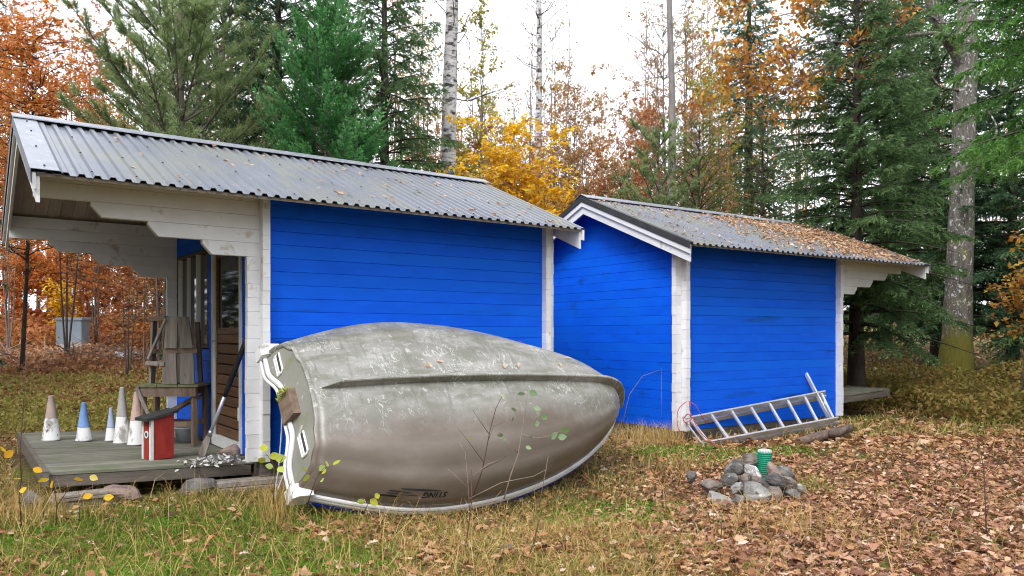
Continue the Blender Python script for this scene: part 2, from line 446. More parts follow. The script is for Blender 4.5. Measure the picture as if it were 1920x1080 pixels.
# hull: weathered grey-beige with lichen streaks
def hull_mat():
    m, N, Lk, out = new_mat('boat_hull')
    b = N.new('ShaderNodeBsdfPrincipled'); Lk.new(b.outputs[0], out.inputs['Surface'])
    tc = N.new('ShaderNodeTexCoord')
    def noise(sc, st, det=6, rg=.6, dist=0):
        mp = N.new('ShaderNodeMapping'); mp.inputs['Scale'].default_value = st
        Lk.new(tc.outputs['Object'], mp.inputs['Vector'])
        n = N.new('ShaderNodeTexNoise'); n.inputs['Scale'].default_value = sc; n.inputs['Detail'].default_value = det
        n.inputs['Roughness'].default_value = rg; n.inputs['Distortion'].default_value = dist
        Lk.new(mp.outputs[0], n.inputs['Vector']); return n
    def mix(fac, c1, col2, f=1.0):
        mx = N.new('ShaderNodeMixRGB'); mx.inputs[2].default_value = (*col2, 1)
        if f != 1.0:
            mm = N.new('ShaderNodeMath'); mm.operation = 'MULTIPLY'; mm.inputs[1].default_value = f
            Lk.new(fac, mm.inputs[0]); fac = mm.outputs[0]
        Lk.new(fac, mx.inputs[0]); Lk.new(c1, mx.inputs[1]); return mx.outputs[0]
    base = ramp(N, [(.3, (.095, .072, .052)), (.55, (.145, .115, .088)), (.75, (.21, .175, .145))])
    Lk.new(noise(2.2, (.5, 1.2, 1.2)).outputs['Fac'], base.inputs[0])
    c = base.outputs[0]
    # the keel-side upper part has collected grime and lichen: follows the hull (local y), not the light
    sep = N.new('ShaderNodeSeparateXYZ'); Lk.new(tc.outputs['Object'], sep.inputs[0])
    ed = noise(2.4, (1.0, .5, .5), 8, .7)
    yy = N.new('ShaderNodeMath'); yy.operation = 'MULTIPLY_ADD'; yy.inputs[1].default_value = .55
    Lk.new(ed.outputs['Fac'], yy.inputs[0]); Lk.new(sep.outputs['Y'], yy.inputs[2])
    up = N.new('ShaderNodeMapRange'); up.inputs['From Min'].default_value = -.16; up.inputs['From Max'].default_value = .10
    Lk.new(yy.outputs[0], up.inputs['Value'])
    gr = ramp(N, [(.3, (.20, .19, .165)), (.55, (.29, .28, .255)), (.75, (.38, .37, .35))])
    Lk.new(noise(3.0, (.4, 1.4, 1.4)).outputs['Fac'], gr.inputs[0])
    mxg = N.new('ShaderNodeMixRGB'); Lk.new(up.outputs[0], mxg.inputs[0]); Lk.new(c, mxg.inputs[1]); Lk.new(gr.outputs[0], mxg.inputs[2])
    c = mxg.outputs[0]
    g = ramp(N, [(.42, (0, 0, 0)), (.62, (1, 1, 1))]); Lk.new(noise(5, (.7, 1.6, 1.6)).outputs['Fac'], g.inputs[0])
    mu = N.new('ShaderNodeMath'); mu.operation = 'MULTIPLY'; Lk.new(g.outputs[0], mu.inputs[0]); Lk.new(up.outputs[0], mu.inputs[1])
    c = mix(mu.outputs[0], c, (.12, .125, .085), .75)
    # pale snail-like streaks: thin band of a warped noise
    wn_ = noise(8.5, (1.1, .65, .65), 3, .55, 1.6)
    wr = ramp(N, [(.482, (0, 0, 0)), (.497, (1, 1, 1)), (.509, (1, 1, 1)), (.524, (0, 0, 0))]); Lk.new(wn_.outputs['Fac'], wr.inputs[0])
    gate = ramp(N, [(.44, (0, 0, 0)), (.56, (1, 1, 1))]); Lk.new(noise(2.6, (1, 1, 1), 3).outputs['Fac'], gate.inputs[0])
    m2 = N.new('ShaderNodeMath'); m2.operation = 'MULTIPLY'; Lk.new(wr.outputs[0], m2.inputs[0]); Lk.new(gate.outputs[0], m2.inputs[1])
    m3 = N.new('ShaderNodeMath'); m3.operation = 'MULTIPLY'; Lk.new(m2.outputs[0], m3.inputs[0]); Lk.new(up.outputs[0], m3.inputs[1])
    c = mix(m3.outputs[0], c, (.56, .56, .53), .62)
    dr = ramp(N, [(.52, (0, 0, 0)), (.66, (1, 1, 1))]); Lk.new(noise(9, (2.6, .35, .35), 5, .7).outputs['Fac'], dr.inputs[0])
    md = N.new('ShaderNodeMath'); md.operation = 'MULTIPLY'; Lk.new(dr.outputs[0], md.inputs[0]); Lk.new(up.outputs[0], md.inputs[1])
    c = mix(md.outputs[0], c, (.12, .112, .09), .6)
    sp = ramp(N, [(.62, (0, 0, 0)), (.70, (1, 1, 1))]); Lk.new(noise(26, (1, .6, .6), 4).outputs['Fac'], sp.inputs[0])
    m4 = N.new('ShaderNodeMath'); m4.operation = 'MULTIPLY'; Lk.new(sp.outputs[0], m4.inputs[0]); Lk.new(up.outputs[0], m4.inputs[1])
    c = mix(m4.outputs[0], c, (.54, .54, .50), .6)
    Lk.new(c, b.inputs['Base Color'])
    b.inputs['Roughness'].default_value = .37
    b.inputs['Specular IOR Level'].default_value = .5
    bp = N.new('ShaderNodeBump'); bp.inputs['Strength'].default_value = .12; bp.inputs['Distance'].default_value = .004
    Lk.new(noise(30, (1, 1, 1)).outputs['Fac'], bp.inputs['Height']); Lk.new(bp.outputs[0], b.inputs['Normal'])
    return m
M['hull'] = hull_mat()
M['transom'] = surf('boat_transom', [(.3, (.22, .215, .18)), (.7, (.305, .30, .265))], 3, rough=.45, bump=.1, spots=[((.22, .22, .12), 5, .64, .06, (1, 1, 1)), ((.50, .50, .47), 14, .68, .03, (1, 1, 1))])

# bark
M['birch'] = surf('birch_bark', [(.3, (.42, .40, .39)), (.7, (.66, .64, .62))], 4, (1, 1, 2), .8, .6, 14, (1, 1, 3), .01,
                  spots=[((.045, .04, .038), 5, .55, .05, (1, 1, 2.2)), ((.09, .08, .075), 15, .60, .04, (1, 1, 3))])
M['bark'] = surf('grey_brown_bark', [(.3, (.07, .055, .045)), (.7, (.17, .14, .12))], 9, (1, 1, .4), .95, .9, 18, (2, 2, .4), .02)
M['darkbark'] = surf('dark_bark', [(.3, (.035, .027, .022)), (.7, (.085, .068, .055))], 9, (1, 1, .4), .95, .8, 18, (2, 2, .4), .02)
M['greybark'] = surf('grey_bark', [(.3, (.13, .115, .105)), (.7, (.27, .25, .235))], 9, (1, 1, .4), .95, .8, 18, (2, 2, .4), .02)
def oak_mat():
    m = surf('oak_bark', [(.3, (.085, .075, .065)), (.7, (.24, .215, .19))], 14, (1, 1, .3), .95, 1, 16, (2.4, 2.4, .35), .05,
             spots=[((.20, .19, .06), 2.6, .62, .06, (1, 1, 1)), ((.62, .62, .60), 13, .605, .02, (1.1, 1.1, .8)), ((.58, .58, .57), 30, .625, .02, (1, 1, .7)), ((.05, .042, .035), 20, .64, .03, (2.4, 2.4, .3))])
    # moss collar at the foot
    N, Lk = m.node_tree.nodes, m.node_tree.links
    b = [n for n in N if n.type == 'BSDF_PRINCIPLED'][0]
    src = b.inputs['Base Color'].links[0].from_socket
    tc = [n for n in N if n.type == 'TEX_COORD'][0]
    sp = N.new('ShaderNodeSeparateXYZ'); Lk.new(tc.outputs['Object'], sp.inputs[0])
    nz = N.new('ShaderNodeTexNoise'); nz.inputs['Scale'].default_value = 4; Lk.new(tc.outputs['Object'], nz.inputs['Vector'])
    ad = N.new('ShaderNodeMath'); ad.operation = 'MULTIPLY_ADD'; ad.inputs[1].default_value = -.9
    Lk.new(nz.outputs['Fac'], ad.inputs[0]); Lk.new(sp.outputs['Z'], ad.inputs[2])
    mr = N.new('ShaderNodeMapRange'); mr.inputs['From Min'].default_value = .85; mr.inputs['From Max'].default_value = .35
    Lk.new(ad.outputs[0], mr.inputs['Value'])
    mx = N.new('ShaderNodeMixRGB'); mx.inputs[2].default_value = (.17, .155, .025, 1)
    Lk.new(mr.outputs[0], mx.inputs[0]); Lk.new(src, mx.inputs[1]); Lk.new(mx.outputs[0], b.inputs['Base Color'])
    return m
M['oak'] = oak_mat()

# foliage
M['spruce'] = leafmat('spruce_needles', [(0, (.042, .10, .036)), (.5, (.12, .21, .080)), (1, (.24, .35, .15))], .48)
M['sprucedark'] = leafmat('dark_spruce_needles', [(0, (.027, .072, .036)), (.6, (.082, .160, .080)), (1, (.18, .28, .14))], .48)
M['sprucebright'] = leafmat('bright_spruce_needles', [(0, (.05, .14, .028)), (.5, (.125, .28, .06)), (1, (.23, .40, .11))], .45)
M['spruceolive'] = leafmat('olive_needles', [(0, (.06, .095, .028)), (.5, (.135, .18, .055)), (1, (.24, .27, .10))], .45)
M['pine'] = leafmat('pine_needles', [(0, (.11, .175, .06)), (.5, (.235, .32, .125)), (1, (.38, .45, .21))], .48)
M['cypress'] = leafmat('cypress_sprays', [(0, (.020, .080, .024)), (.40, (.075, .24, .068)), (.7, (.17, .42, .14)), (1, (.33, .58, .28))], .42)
M['orange'] = leafmat('orange_leaves', [(0, (.30, .085, .025)), (.4, (.60, .19, .04)), (.8, (.74, .31, .08)), (1, (.76, .44, .12))], .45)
M['russet'] = leafmat('russet_leaves', [(0, (.24, .085, .04)), (.4, (.50, .20, .075)), (.8, (.62, .30, .12)), (1, (.68, .44, .17))], .45)
M['brownleaf'] = leafmat('brown_leaves', [(0, (.20, .11, .055)), (.4, (.43, .24, .10)), (.8, (.58, .36, .16)), (1, (.64, .48, .20))], .45)
M['yellow'] = leafmat('yellow_leaves', [(0, (.55, .28, .012)), (.4, (.82, .46, .016)), (.8, (.88, .60, .035)), (1, (.90, .72, .20))], .45)
M['yellowgreen'] = leafmat('yellow_green_leaves', [(0, (.19, .20, .02)), (.5, (.37, .33, .03)), (1, (.52, .43, .06))], .4)
M['oakleaf'] = leafmat('oak_leaves', [(0, (.30, .10, .03)), (.4, (.50, .21, .04)), (.75, (.62, .33, .06)), (1, (.68, .48, .10))], .4)
M['litter'] = leafmat('fallen_leaves', [(0, (.09, .04, .025)), (.25, (.24, .10, .045)), (.5, (.42, .20, .09)), (.75, (.54, .32, .17)), (.93, (.60, .40, .25)), (1, (.64, .50, .38))], .2)
M['litterpink'] = leafmat('fallen_oak_leaves', [(0, (.10, .042, .030)), (.3, (.29, .135, .085)), (.6, (.45, .235, .145)), (.9, (.57, .36, .25)), (1, (.64, .48, .38))], .2)
M['greenleaf'] = leafmat('green_sapling_leaves', [(0, (.09, .16, .04)), (.5, (.25, .36, .19)), (1, (.42, .53, .36))], .35)
M['limeleaf'] = leafmat('lime_leaves', [(0, (.33, .38, .03)), (.5, (.52, .52, .05)), (1, (.45, .58, .18))], .35)
M['grass'] = leafmat('grass_blades', [(0, (.07, .12, .015)), (.25, (.15, .22, .028)), (.5, (.32, .28, .06)), (.75, (.48, .36, .12)), (1, (.58, .46, .23))], .3)
M['moss'] = leafmat('moss_tufts', [(0, (.06, .14, .012)), (.5, (.14, .29, .02)), (1, (.26, .42, .04))], .3)
M['straw'] = leafmat('straw', [(0, (.36, .22, .06)), (.5, (.54, .37, .12)), (1, (.64, .49, .22))], .3)
M['weeds'] = leafmat('yellow_green_weeds', [(0, (.13, .15, .03)), (.35, (.27, .27, .06)), (.7, (.44, .37, .11)), (1, (.50, .32, .12))], .4)
M['bilberry'] = leafmat('bilberry_leaves', [(0, (.07, .07, .02)), (.35, (.19, .18, .04)), (.7, (.39, .26, .08)), (1, (.52, .30, .11))], .35)
M['stalk'] = surf('dry_stalk', [(.3, (.06, .035, .028)), (.7, (.13, .08, .06))], 20, rough=.9, bump=0)
M['twig'] = surf('pale_twig', [(.3, (.20, .145, .115)), (.7, (.34, .26, .215))], 20, rough=.9, bump=0)
M['mossclump'] = surf('moss_clump', [(.3, (.25, .27, .02)), (.7, (.45, .45, .05))], 40, rough=1, bump=1, bscale=90)

def ground_mat():
    m, N, Lk, out = new_mat('forest_floor')
    b = N.new('ShaderNodeBsdfPrincipled'); Lk.new(b.outputs[0], out.inputs['Surface'])
    tc = N.new('ShaderNodeTexCoord')
    def noise(sc, det=8, rg=.65):
        n = N.new('ShaderNodeTexNoise'); n.inputs['Scale'].default_value = sc; n.inputs['Detail'].default_value = det
        n.inputs['Roughness'].default_value = rg; Lk.new(tc.outputs['Object'], n.inputs['Vector']); return n
    a = ramp(N, [(.3, (.04, .026, .018)), (.5, (.105, .066, .04)), (.7, (.20, .125, .075))]); Lk.new(noise(14).outputs['Fac'], a.inputs[0])
    g = ramp(N, [(.3, (.09, .10, .025)), (.7, (.23, .21, .06))]); Lk.new(noise(18).outputs['Fac'], g.inputs[0])
    k = ramp(N, [(.46, (0, 0, 0)), (.60, (1, 1, 1))]); Lk.new(noise(.45, 4).outputs['Fac'], k.inputs[0])
    mx = N.new('ShaderNodeMixRGB'); Lk.new(k.outputs[0], mx.inputs[0]); Lk.new(a.outputs[0], mx.inputs[1]); Lk.new(g.outputs[0], mx.inputs[2])
    Lk.new(mx.outputs[0], b.inputs['Base Color']); b.inputs['Roughness'].default_value = 1
    b.inputs['Specular IOR Level'].default_value = .1
    bp = N.new('ShaderNodeBump'); bp.inputs['Strength'].default_value = .8; bp.inputs['Distance'].default_value = .03
    Lk.new(noise(25).outputs['Fac'], bp.inputs['Height']); Lk.new(bp.outputs[0], b.inputs['Normal'])
    return m
M['ground'] = ground_mat()

# ------------------------------------------------------------------ ground
def make_ground():
    xs = np.concatenate([np.linspace(-220, -16, 24)[:-1], np.linspace(-16, 16, 150), np.linspace(16, 220, 24)[1:]])
    ys = np.concatenate([np.linspace(-120, -2, 14)[:-1], np.linspace(-2, 24, 130), np.linspace(24, 260, 40)[1:]])
    X, Y = np.meshgrid(xs, ys)
    Z = gz(X, Y)
    V = np.stack([X, Y, Z], -1).reshape(-1, 3)
    nx, ny = len(xs), len(ys)
    idx = np.arange(nx * ny).reshape(ny, nx)
    Fc = np.stack([idx[:-1, :-1], idx[:-1, 1:], idx[1:, 1:], idx[1:, :-1]], -1).reshape(-1, 4)
    me = bpy.data.meshes.new('ground'); me.from_pydata(V.tolist(), [], Fc.tolist())
    me.polygons.foreach_set('use_smooth', [True] * len(me.polygons))
    me.materials.append(M['ground'])
    return tag(link(bpy.data.objects.new('ground', me)), 'leaf strewn sloping forest floor', 'ground', kind='structure')
make_ground()

# ------------------------------------------------------------------ sheds
H_C, N_C = 0.1175, 20          # log course height, number of courses
T, W = 0.065, 3.10             # log thickness, shed depth
EAVE, SLOPE = 0.417, 0.413
ZE = 2.217                     # top of sheet at the eave
RIDGE_V = W / 2
def zs(v):
    v = v if v <= RIDGE_V else W - v
    return ZE + SLOPE * (v + EAVE)

def make_shed(name, loc, rz, L, porch, over, label):
    """porch: -1 on the low-u side, +1 on the other (mirrored)"""
    rnd = random.Random(hash(porch) + 5)
    root = empty(name, loc, rz, label, 'shed')
    mir = porch > 0
    def U(a, b):
        return (L - b, L - a) if mir else (a, b)
    def mu(u): return L - u if mir else u
    ch = .0035
    # --- long walls, one log per course, sharing one mesh
    pf = [(ch, .0006), (0, ch), (0, H_C - ch), (ch, H_C - .0006), (T, H_C - .0006), (T, .0006)]
    me_f = MB().prism(pf, 'x', 0, L).mesh('wall_board'); me_f.materials.append(M['blue'])
    pb = [(T - ch, .0006), (T, ch), (T, H_C - ch), (T - ch, H_C - .0006), (0, H_C - .0006), (0, .0006)]
    me_b = MB().prism(pb, 'x', 0, L).mesh('wall_board'); me_b.materials.append(M['blue'])
    for k in range(N_C):
        inst('wall_board', me_f, root, (0, rnd.uniform(-.0015, .0015), k * H_C))
        inst('wall_board', me_b, root, (0, W - T + rnd.uniform(-.001, .001), k * H_C))
    # --- gable walls; door and window openings on the porch side
    door = (.50, 1.48, -.01, 1.99)
    win = (1.66, 3.02, .95, 1.99)
    for side in (0, 1):
        openings = [door, win] if side == 0 else []
        ux = 0 if side == 0 else L
        outer = -1 if side == 0 else 1
        for k in range(N_C):
            z0 = k * H_C + (.5 * H_C if False else 0)
            segs = [(T, W - T)]
            for (a, b, c, d) in openings:
                if c < z0 + H_C - .02 and d > z0 + .02:
                    ns = []
                    for s in segs:
                        if b <= s[0] or a >= s[1]: ns.append(s); continue
                        if a > s[0]: ns.append((s[0], a))
                        if b < s[1]: ns.append((b, s[1]))
                    segs = ns
            for s in segs:
                jit = rnd.uniform(-.0015, .0015)
                if side == 0: poly = [(ch, z0 + .0006), (0, z0 + ch), (0, z0 + H_C - ch), (ch, z0 + H_C - .0006), (T, z0 + H_C - .0006), (T, z0 + .0006)]
                else: poly = [(L - ch, z0 + .0006), (L, z0 + ch), (L, z0 + H_C - ch), (L - ch, z0 + H_C - .0006), (L - T, z0 + H_C - .0006), (L - T, z0 + .0006)]
                poly = [(mu(p[0] + jit), p[1]) for p in poly]
                MB().prism(poly, 'y', s[0], s[1]).build('wall_board', M['blue'], root)
        zt = N_C * H_C
        k = 0
        while True:
            z0, z1 = zt + k * H_C + .0006, zt + (k + 1) * H_C - .0006
            def vin(z): return max(T * .2, (z - zt) / SLOPE)
            a0, a1 = vin(z0), vin(z1)
            if a0 >= RIDGE_V - .02: break
            poly = [(a0, z0), (W - a0, z0)] + ([(W - a1, z1), (a1, z1)] if a1 < RIDGE_V else [(RIDGE_V, zt + SLOPE * RIDGE_V - .004)])
            u0, u1 = (0 + .001, T) if side == 0 else (L - T, L - .001)
            a, b = U(u0, u1)
            MB().prism(poly, 'x', a, b).build('gable_board', M['blue'], root)
            k += 1
    # --- white log ends at the corners
    stub_tip = {N_C - 1: -1.66, N_C - 2: -1.66, N_C - 3: -1.256, N_C - 4: -.853, N_C - 5: -.441}
    for v0 in (0, W - T):
        fr = v0 == 0
        for k in range(N_C):
            z0, z1 = k * H_C + .001, (k + 1) * H_C - .001
            # along the long wall, porch end
            if k in stub_tip:
                tip = stub_tip[k]
                c_ = .075 if k < N_C - 2 else .0
                if c_:
                    poly = [(0, z0), (0, z1), (tip - .03, z1), (tip - .03, z1 - .03), (tip + .045, z0)]
                else:
                    poly = [(0, z0), (0, z1), (tip, z1), (tip, z0)]
                poly = [(mu(p[0]), p[1]) for p in poly]
                MB().prism(poly, 'y', v0, v0 + T).build('corbel_board', M['white'], root)
            else:
                a, b = U(-.105 + rnd.uniform(-.004, .004), 0)
                MB().box(a, b, v0 + .001, v0 + T - .001, z0, z1).build('log_end', M['white'], root)
            # far end of the long wall
            a, b = U(L, L + .10 + rnd.uniform(-.004, .004))
            MB().box(a, b, v0 + .001, v0 + T - .001, z0, z1).build('log_end', M['white'], root)
            # ends of the gable logs, poking out past the long wall
            for (ua, ub) in ((0, T), (L - T, L)):
                a, b = U(ua, ub)
                zz0, zz1 = z0 + .5 * H_C, min(z1 + .5 * H_C, N_C * H_C - .012)
                if k == 0: 
                    MB().box(a, b, *((-.078, .01) if fr else (W - .01, W + .078)), .001, .5 * H_C - .001).build('log_end', M['white'], root)
                if zz1 - zz0 < .02: continue
                e = .08 + rnd.uniform(-.004, .004)
                MB().box(a, b, *((-e, .01) if fr else (W - .01, W + e)), zz0, zz1).build('log_end', M['white'], root)
    # --- roof
    ulo, uhi = -1.70, L + over
    P_ = .1
    nsh = 5
    tot = uhi - (ulo + .03)
    shw = tot / nsh
    nr = max(1, round(shw / P_)); pitch = shw / nr
    prof = []
    for r_ in range(nr):
        b0 = r_ * pitch
        prof += [(b0, 0), (b0 + pitch * .44, 0), (b0 + pitch * .56, .021), (b0 + pitch * .87, .021)]
    prof.append((shw + .012, 0.001))
    def sheet_mesh(front):
        mb = MB(); n = len(prof)
        va, vb = (-EAVE, RIDGE_V - .01) if front else (W + EAVE, RIDGE_V + .01)
        for dz in (0, -.003):
            for v in (va, vb):
                mb.v += [((-p[0] if mir else p[0]), v, zs(v) + p[1] + dz) for p in prof]
        for i in range(n - 1):
            mb.f.append((i, i + 1, n + i + 1, n + i))
            mb.f.append((2*n + i, 3*n + i, 3*n + i + 1, 2*n + i + 1))
            mb.f.append((i, 2*n + i, 2*n + i + 1, i + 1))
            mb.f.append((n + i, n + i + 1, 3*n + i + 1, 3*n + i))
        mb.f.append((0, n, 3*n, 2*n)); mb.f.append((n-1, 3*n-1, 4*n-1, 2*n-1))
        me = mb.mesh('roof_sheet'); me.materials.append(M['roof']); return me
    for fr in (True, False):
        me = sheet_mesh(fr)
        for s in range(nsh):
            inst('roof_sheet', me, root, (mu(ulo + .03 + s * shw), 0, .002 * (s % 2)))
    # edge flashing at the porch end (flat strip with a lip) on both slopes
    for fr in (True, False):
        va, vb = (-EAVE - .015, RIDGE_V) if fr else (W + EAVE + .015, RIDGE_V)
        mb = MB()
        pts = [(ulo - .012, -.07), (ulo - .012, .030), (ulo + .165, .030), (ulo + .185, .012)]
        n = len(pts)
        for dz in (0, -.004):
            for v in (va, vb):
                mb.v += [(mu(u + (.004 if dz else 0)), v, zs(v) + h + dz) for u, h in pts]
        for i in range(n - 1):
            mb.f += [(i, i+1, n+i+1, n+i), (2*n+i, 3*n+i, 3*n+i+1, 2*n+i+1), (i, 2*n+i, 2*n+i+1, i+1)]
        mb.build('edge_flashing', M['flash'], root)
        if over > .25:
            mb = MB(); uu = uhi
            pts = [(uu + .012, -.05), (uu + .012, .028), (uu - .06, .028)]
            n = len(pts)
            for dz in (0, -.004):
                for v in (va, vb):
                    mb.v += [(mu(u - (.004 if dz else 0)), v, zs(v) + h + dz) for u, h in pts]
            for i in range(n - 1):
                mb.f += [(i, i+1, n+i+1, n+i), (2*n+i, 3*n+i, 3*n+i+1, 2*n+i+1), (i, 2*n+i, 2*n+i+1, i+1)]
            mb.build('edge_flashing', M['dark'], root)
    # ridge cap
    zr = zs(RIDGE_V)
    poly = []
    for (dv, dz) in ((-.14, -.014), (-.135, .002), (0, .050), (.135, .002), (.14, -.014), (.13, -.012), (0, .042), (-.13, -.012)):
        poly.append((RIDGE_V + dv, zr - abs(dv) * SLOPE * .55 + .022 + dz * .6))
    a, b = U(ulo - .02, uhi + .02)
    ua = a
    for q in range(3):
        qa, qb = a + (b - a) * q / 3, a + (b - a) * (q + 1) / 3 + (.03 if q < 2 else 0)
        MB().prism([(p[0], p[1] + .0015 * (q % 2)) for p in poly], 'x', qa, qb).build('ridge_cap', M['flash'], root)
    # screws
    mb = MB()
    for v in (-.33, .3, .9, 1.32):
        for i in range(int((uhi - ulo) / .3)):
            u = mu(ulo + .08 + i * .3 + rnd.uniform(-.01, .01))
            z = zs(v) + (.031 if i == 0 else .022)
            mb.lathe([(.007, 0), (.007, .006), (.003, .009)], 6, (u, v, z))
    tag(mb.build('roof_screws', M['dark'], root), kind='stuff')
    # underside boards: singly over the porch, one deck over the rest
    sb = .118
    npl = int((1.70 - .03) / sb)
    for fr in (True, False):
        va, vb = (-EAVE + .04, RIDGE_V - .002) if fr else (RIDGE_V + .002, W + EAVE - .04)
        def slab(u0, u1):
            a, b = U(u0, u1)
            return MB().prism([(va, zs(va) - .034), (vb, zs(vb) - .034), (vb, zs(vb) - .012), (va, zs(va) - .012)], 'x', a, b)
        for q in range(npl):
            slab(ulo + .03 + q * sb, ulo + .03 + (q + 1) * sb - .003).build('soffit_board', M['soffit'], root)
        slab(ulo + .03 + npl * sb, uhi - .03).build('roof_deck', M['soffit'], root)
    # ridge purlin over the porch
    a, b = U(ulo + .03, .02)
    MB().box(a, b, RIDGE_V - .05, RIDGE_V + .05, zr - .19, zr - .05).build('ridge_purlin', M['white'], root)
    # barge boards, two layers, both ends and both slopes
    for (ue, sgn) in ((ulo, 1), (uhi, -1)):
        for fr in (True, False):
            def pl(top, bot, ve):
                ve_ = -ve if fr else W + ve
                vr = RIDGE_V
                return [(ve_, zs(ve_) - top), (vr, zr - top), (vr, zr - bot), (ve_, zs(ve_) - bot)]
            a, b = U(*sorted((ue, ue + sgn * .024)))
            MB().prism(pl(.006, .115, EAVE - .005), 'x', a, b).build('barge_board', M['white'], root)
            a, b = U(*sorted((ue + sgn * .026, ue + sgn * .05)))
            MB().prism(pl(.036, .215, EAVE - .03), 'x', a, b).build('barge_board', M['white'], root)
    # --- door and window on the porch gable
    dr = empty('door', (0, 0, 0)); dr.parent = root
    def pbox(pn, m, par, u0, u1, v0, v1, z0, z1):
        a, b = U(u0, u1)
        return MB().box(a, b, v0, v1, z0, z1).build(pn, M[m], par)
    pbox('door_frame', 'paperwhite', root, -.015, T + .01, .50, .555, 0, 1.97)
    pbox('door_frame', 'paperwhite', root, -.015, T + .01, 1.425, 1.48, 0, 1.97)
    pbox('door_frame', 'paperwhite', root, -.014, T + .009, .50, 1.48, 1.93, 1.985)
    pbox('threshold', 'paperwhite', root, -.03, T, .556, 1.424, -.005, .085)
    pbox('stile', 'dooredge', dr, .012, .052, .556, .605, .087, 1.928)
    pbox('stile', 'door', dr, .012, .052, 1.375, 1.424, .087, 1.928)
    pbox('rail', 'door', dr, .014, .050, .606, 1.374, 1.86, 1.928)
    nb = 10; z = .088; hb = (1.10 - .088) / nb
    for q in range(nb):
        a, b = U(0, 1)
        poly = [(.040, z + .002), (.016, z + .016), (.016, z + hb - .012), (.026, z + hb - .001), (.046, z + hb - .001), (.046, z + .002)]
        MB().prism([(mu(p[0]), p[1]) for p in poly], 'y', .606, 1.374).build('panel_board', M['door'], dr)
        z += hb
    pbox('rail', 'door', dr, .014, .050, .606, 1.374, 1.101, 1.16)
    pbox('pane', 'glass', dr, .030, .036, .606, 1.374, 1.161, 1.859)
    hd = pbox('lock_plate', 'steel', dr, .004, .011, 1.385, 1.415, .86, 1.12)
    a, b = mu(-.035), mu(.004)
    MB().tube([(b, 1.40, 1.03), (a, 1.40, 1.03), (a, 1.30, 1.025)], .008, 8).build('lever', M['steel'], hd)
    pbox('hinge', 'paperwhite', dr, -.02, .010, .545, .575, .30, .42)
    wd = empty('window', (0, 0, 0)); wd.parent = root
    for (v0, v1, z0, z1) in ((1.66, 1.685, .95, 1.99), (2.995, 3.02, .95, 1.99), (1.686, 2.994, .95, .985), (1.686, 2.994, 1.955, 1.99)):
        pbox('frame', 'beam', wd, -.004, T, v0, v1, z0, z1)
    for vm, wm in ((2.08, .030), (2.50, .014), (2.89, .030)):
        pbox('glazing_bar', 'white', wd, -.012, .027, vm - wm / 2, vm + wm / 2, .986, 1.954)
    for v0, v1 in ((1.686, 2.064), (2.096, 2.492), (2.508, 2.874), (2.906, 2.994)):
        pbox('pane', 'glass', wd, .028, .034, v0, v1, .986, 1.954)
    # --- porch deck
    dk = empty('porch_deck', (0, .16, 0)); dk.parent = root
    dk.rotation_euler = (0, R(2.4) * (-1 if mir else 1), 0)
    if mir: dk.location = (0, .16, .13)
    DU, DV = 1.57, 2.9
    pw, n_pl = .1145, 25
    a, b = U(-DU, -.001)
    me = MB().prism([(0, -.026), (.004, -.0302), (pw - .010, -.030), (pw - .006, -.026), (pw - .006, -.004), (pw - .010, 0), (.004, 0), (0, -.004)], 'x', a, b).mesh('plank')
    me.materials.append(M['deck'])
    for q in range(n_pl):
        inst('plank', me, dk, (rnd.uniform(-.012, .012), .02 + q * pw, -.018 + rnd.uniform(-.004, .003)))
    a, b = U(-DU + .01, -.02)
    MB().box(a, b, .004, .044, -.135, -.052).build('rim_beam', M['beam'], dk)
    MB().box(a, b, 1.45, 1.50, -.185, -.052).build('joist', M['beam'], dk)
    MB().box(a, b, 2.80, 2.84, -.135, -.052).build('rim_beam', M['beam'], dk)
    a, b = U(-DU - .018, -DU + .022)
    MB().box(a, b, -.02, DV, -.125, -.010).build('rim_beam', M['beam'], dk)
    # foundation sills under the walls
    a, b = 0, L
    MB().box(.01, L - .01, .012, T - .008, -.16, -.002).build('sill', M['beam'], root)
    MB().box(.01, L - .01, W - T + .008, W - .012, -.16, -.002).build('sill', M['beam'], root)
    MB().box(.012, T, T, W - T, -.16, -.002).build('sill', M['beam'], root)
    MB().box(L - T, L - .012, T, W - T, -.16, -.002).build('sill', M['beam'], root)
    return root

A1, A2 = R(36), R(34)
C1 = Vector((-2.175, 6.63, 0.0)); L1 = 3.16
C2 = Vector((2.062, 9.35, -0.08)); L2 = 3.22
shed1 = make_shed('shed', C1, A1, L1, -1, .19, 'blue log shed with white stepped porch, directly behind the overturned boat')
shed2 = make_shed('shed', C2, A2, L2, 1, .30, 'blue log shed with leaf-covered roof, behind the leaning ladder')
def s1(u, v, z=0):
    return Vector((C1.x + u * math.cos(A1) - v * math.sin(A1), C1.y + u * math.sin(A1) + v * math.cos(A1), C1.z + z))
def s2(u, v, z=0):
    return Vector((C2.x + u * math.cos(A2) - v * math.sin(A2), C2.y + u * math.sin(A2) + v * math.cos(A2), C2.z + z))

def in_shed(x, y, m=.03):
    """true where a shed or its porch deck covers the ground"""
    x = np.asarray(x); y = np.asarray(y)
    r = np.zeros(x.shape, bool)
    for C, A, lo, hi in ((C1, A1, -1.66, L1), (C2, A2, 0, L2 + 1.66)):
        dx, dy = x - C.x, y - C.y
        u = dx * math.cos(A) + dy * math.sin(A); v = -dx * math.sin(A) + dy * math.cos(A)
        r |= (u > lo - m) & (u < hi + m) & (v > -m) & (v < W + m)
    return r

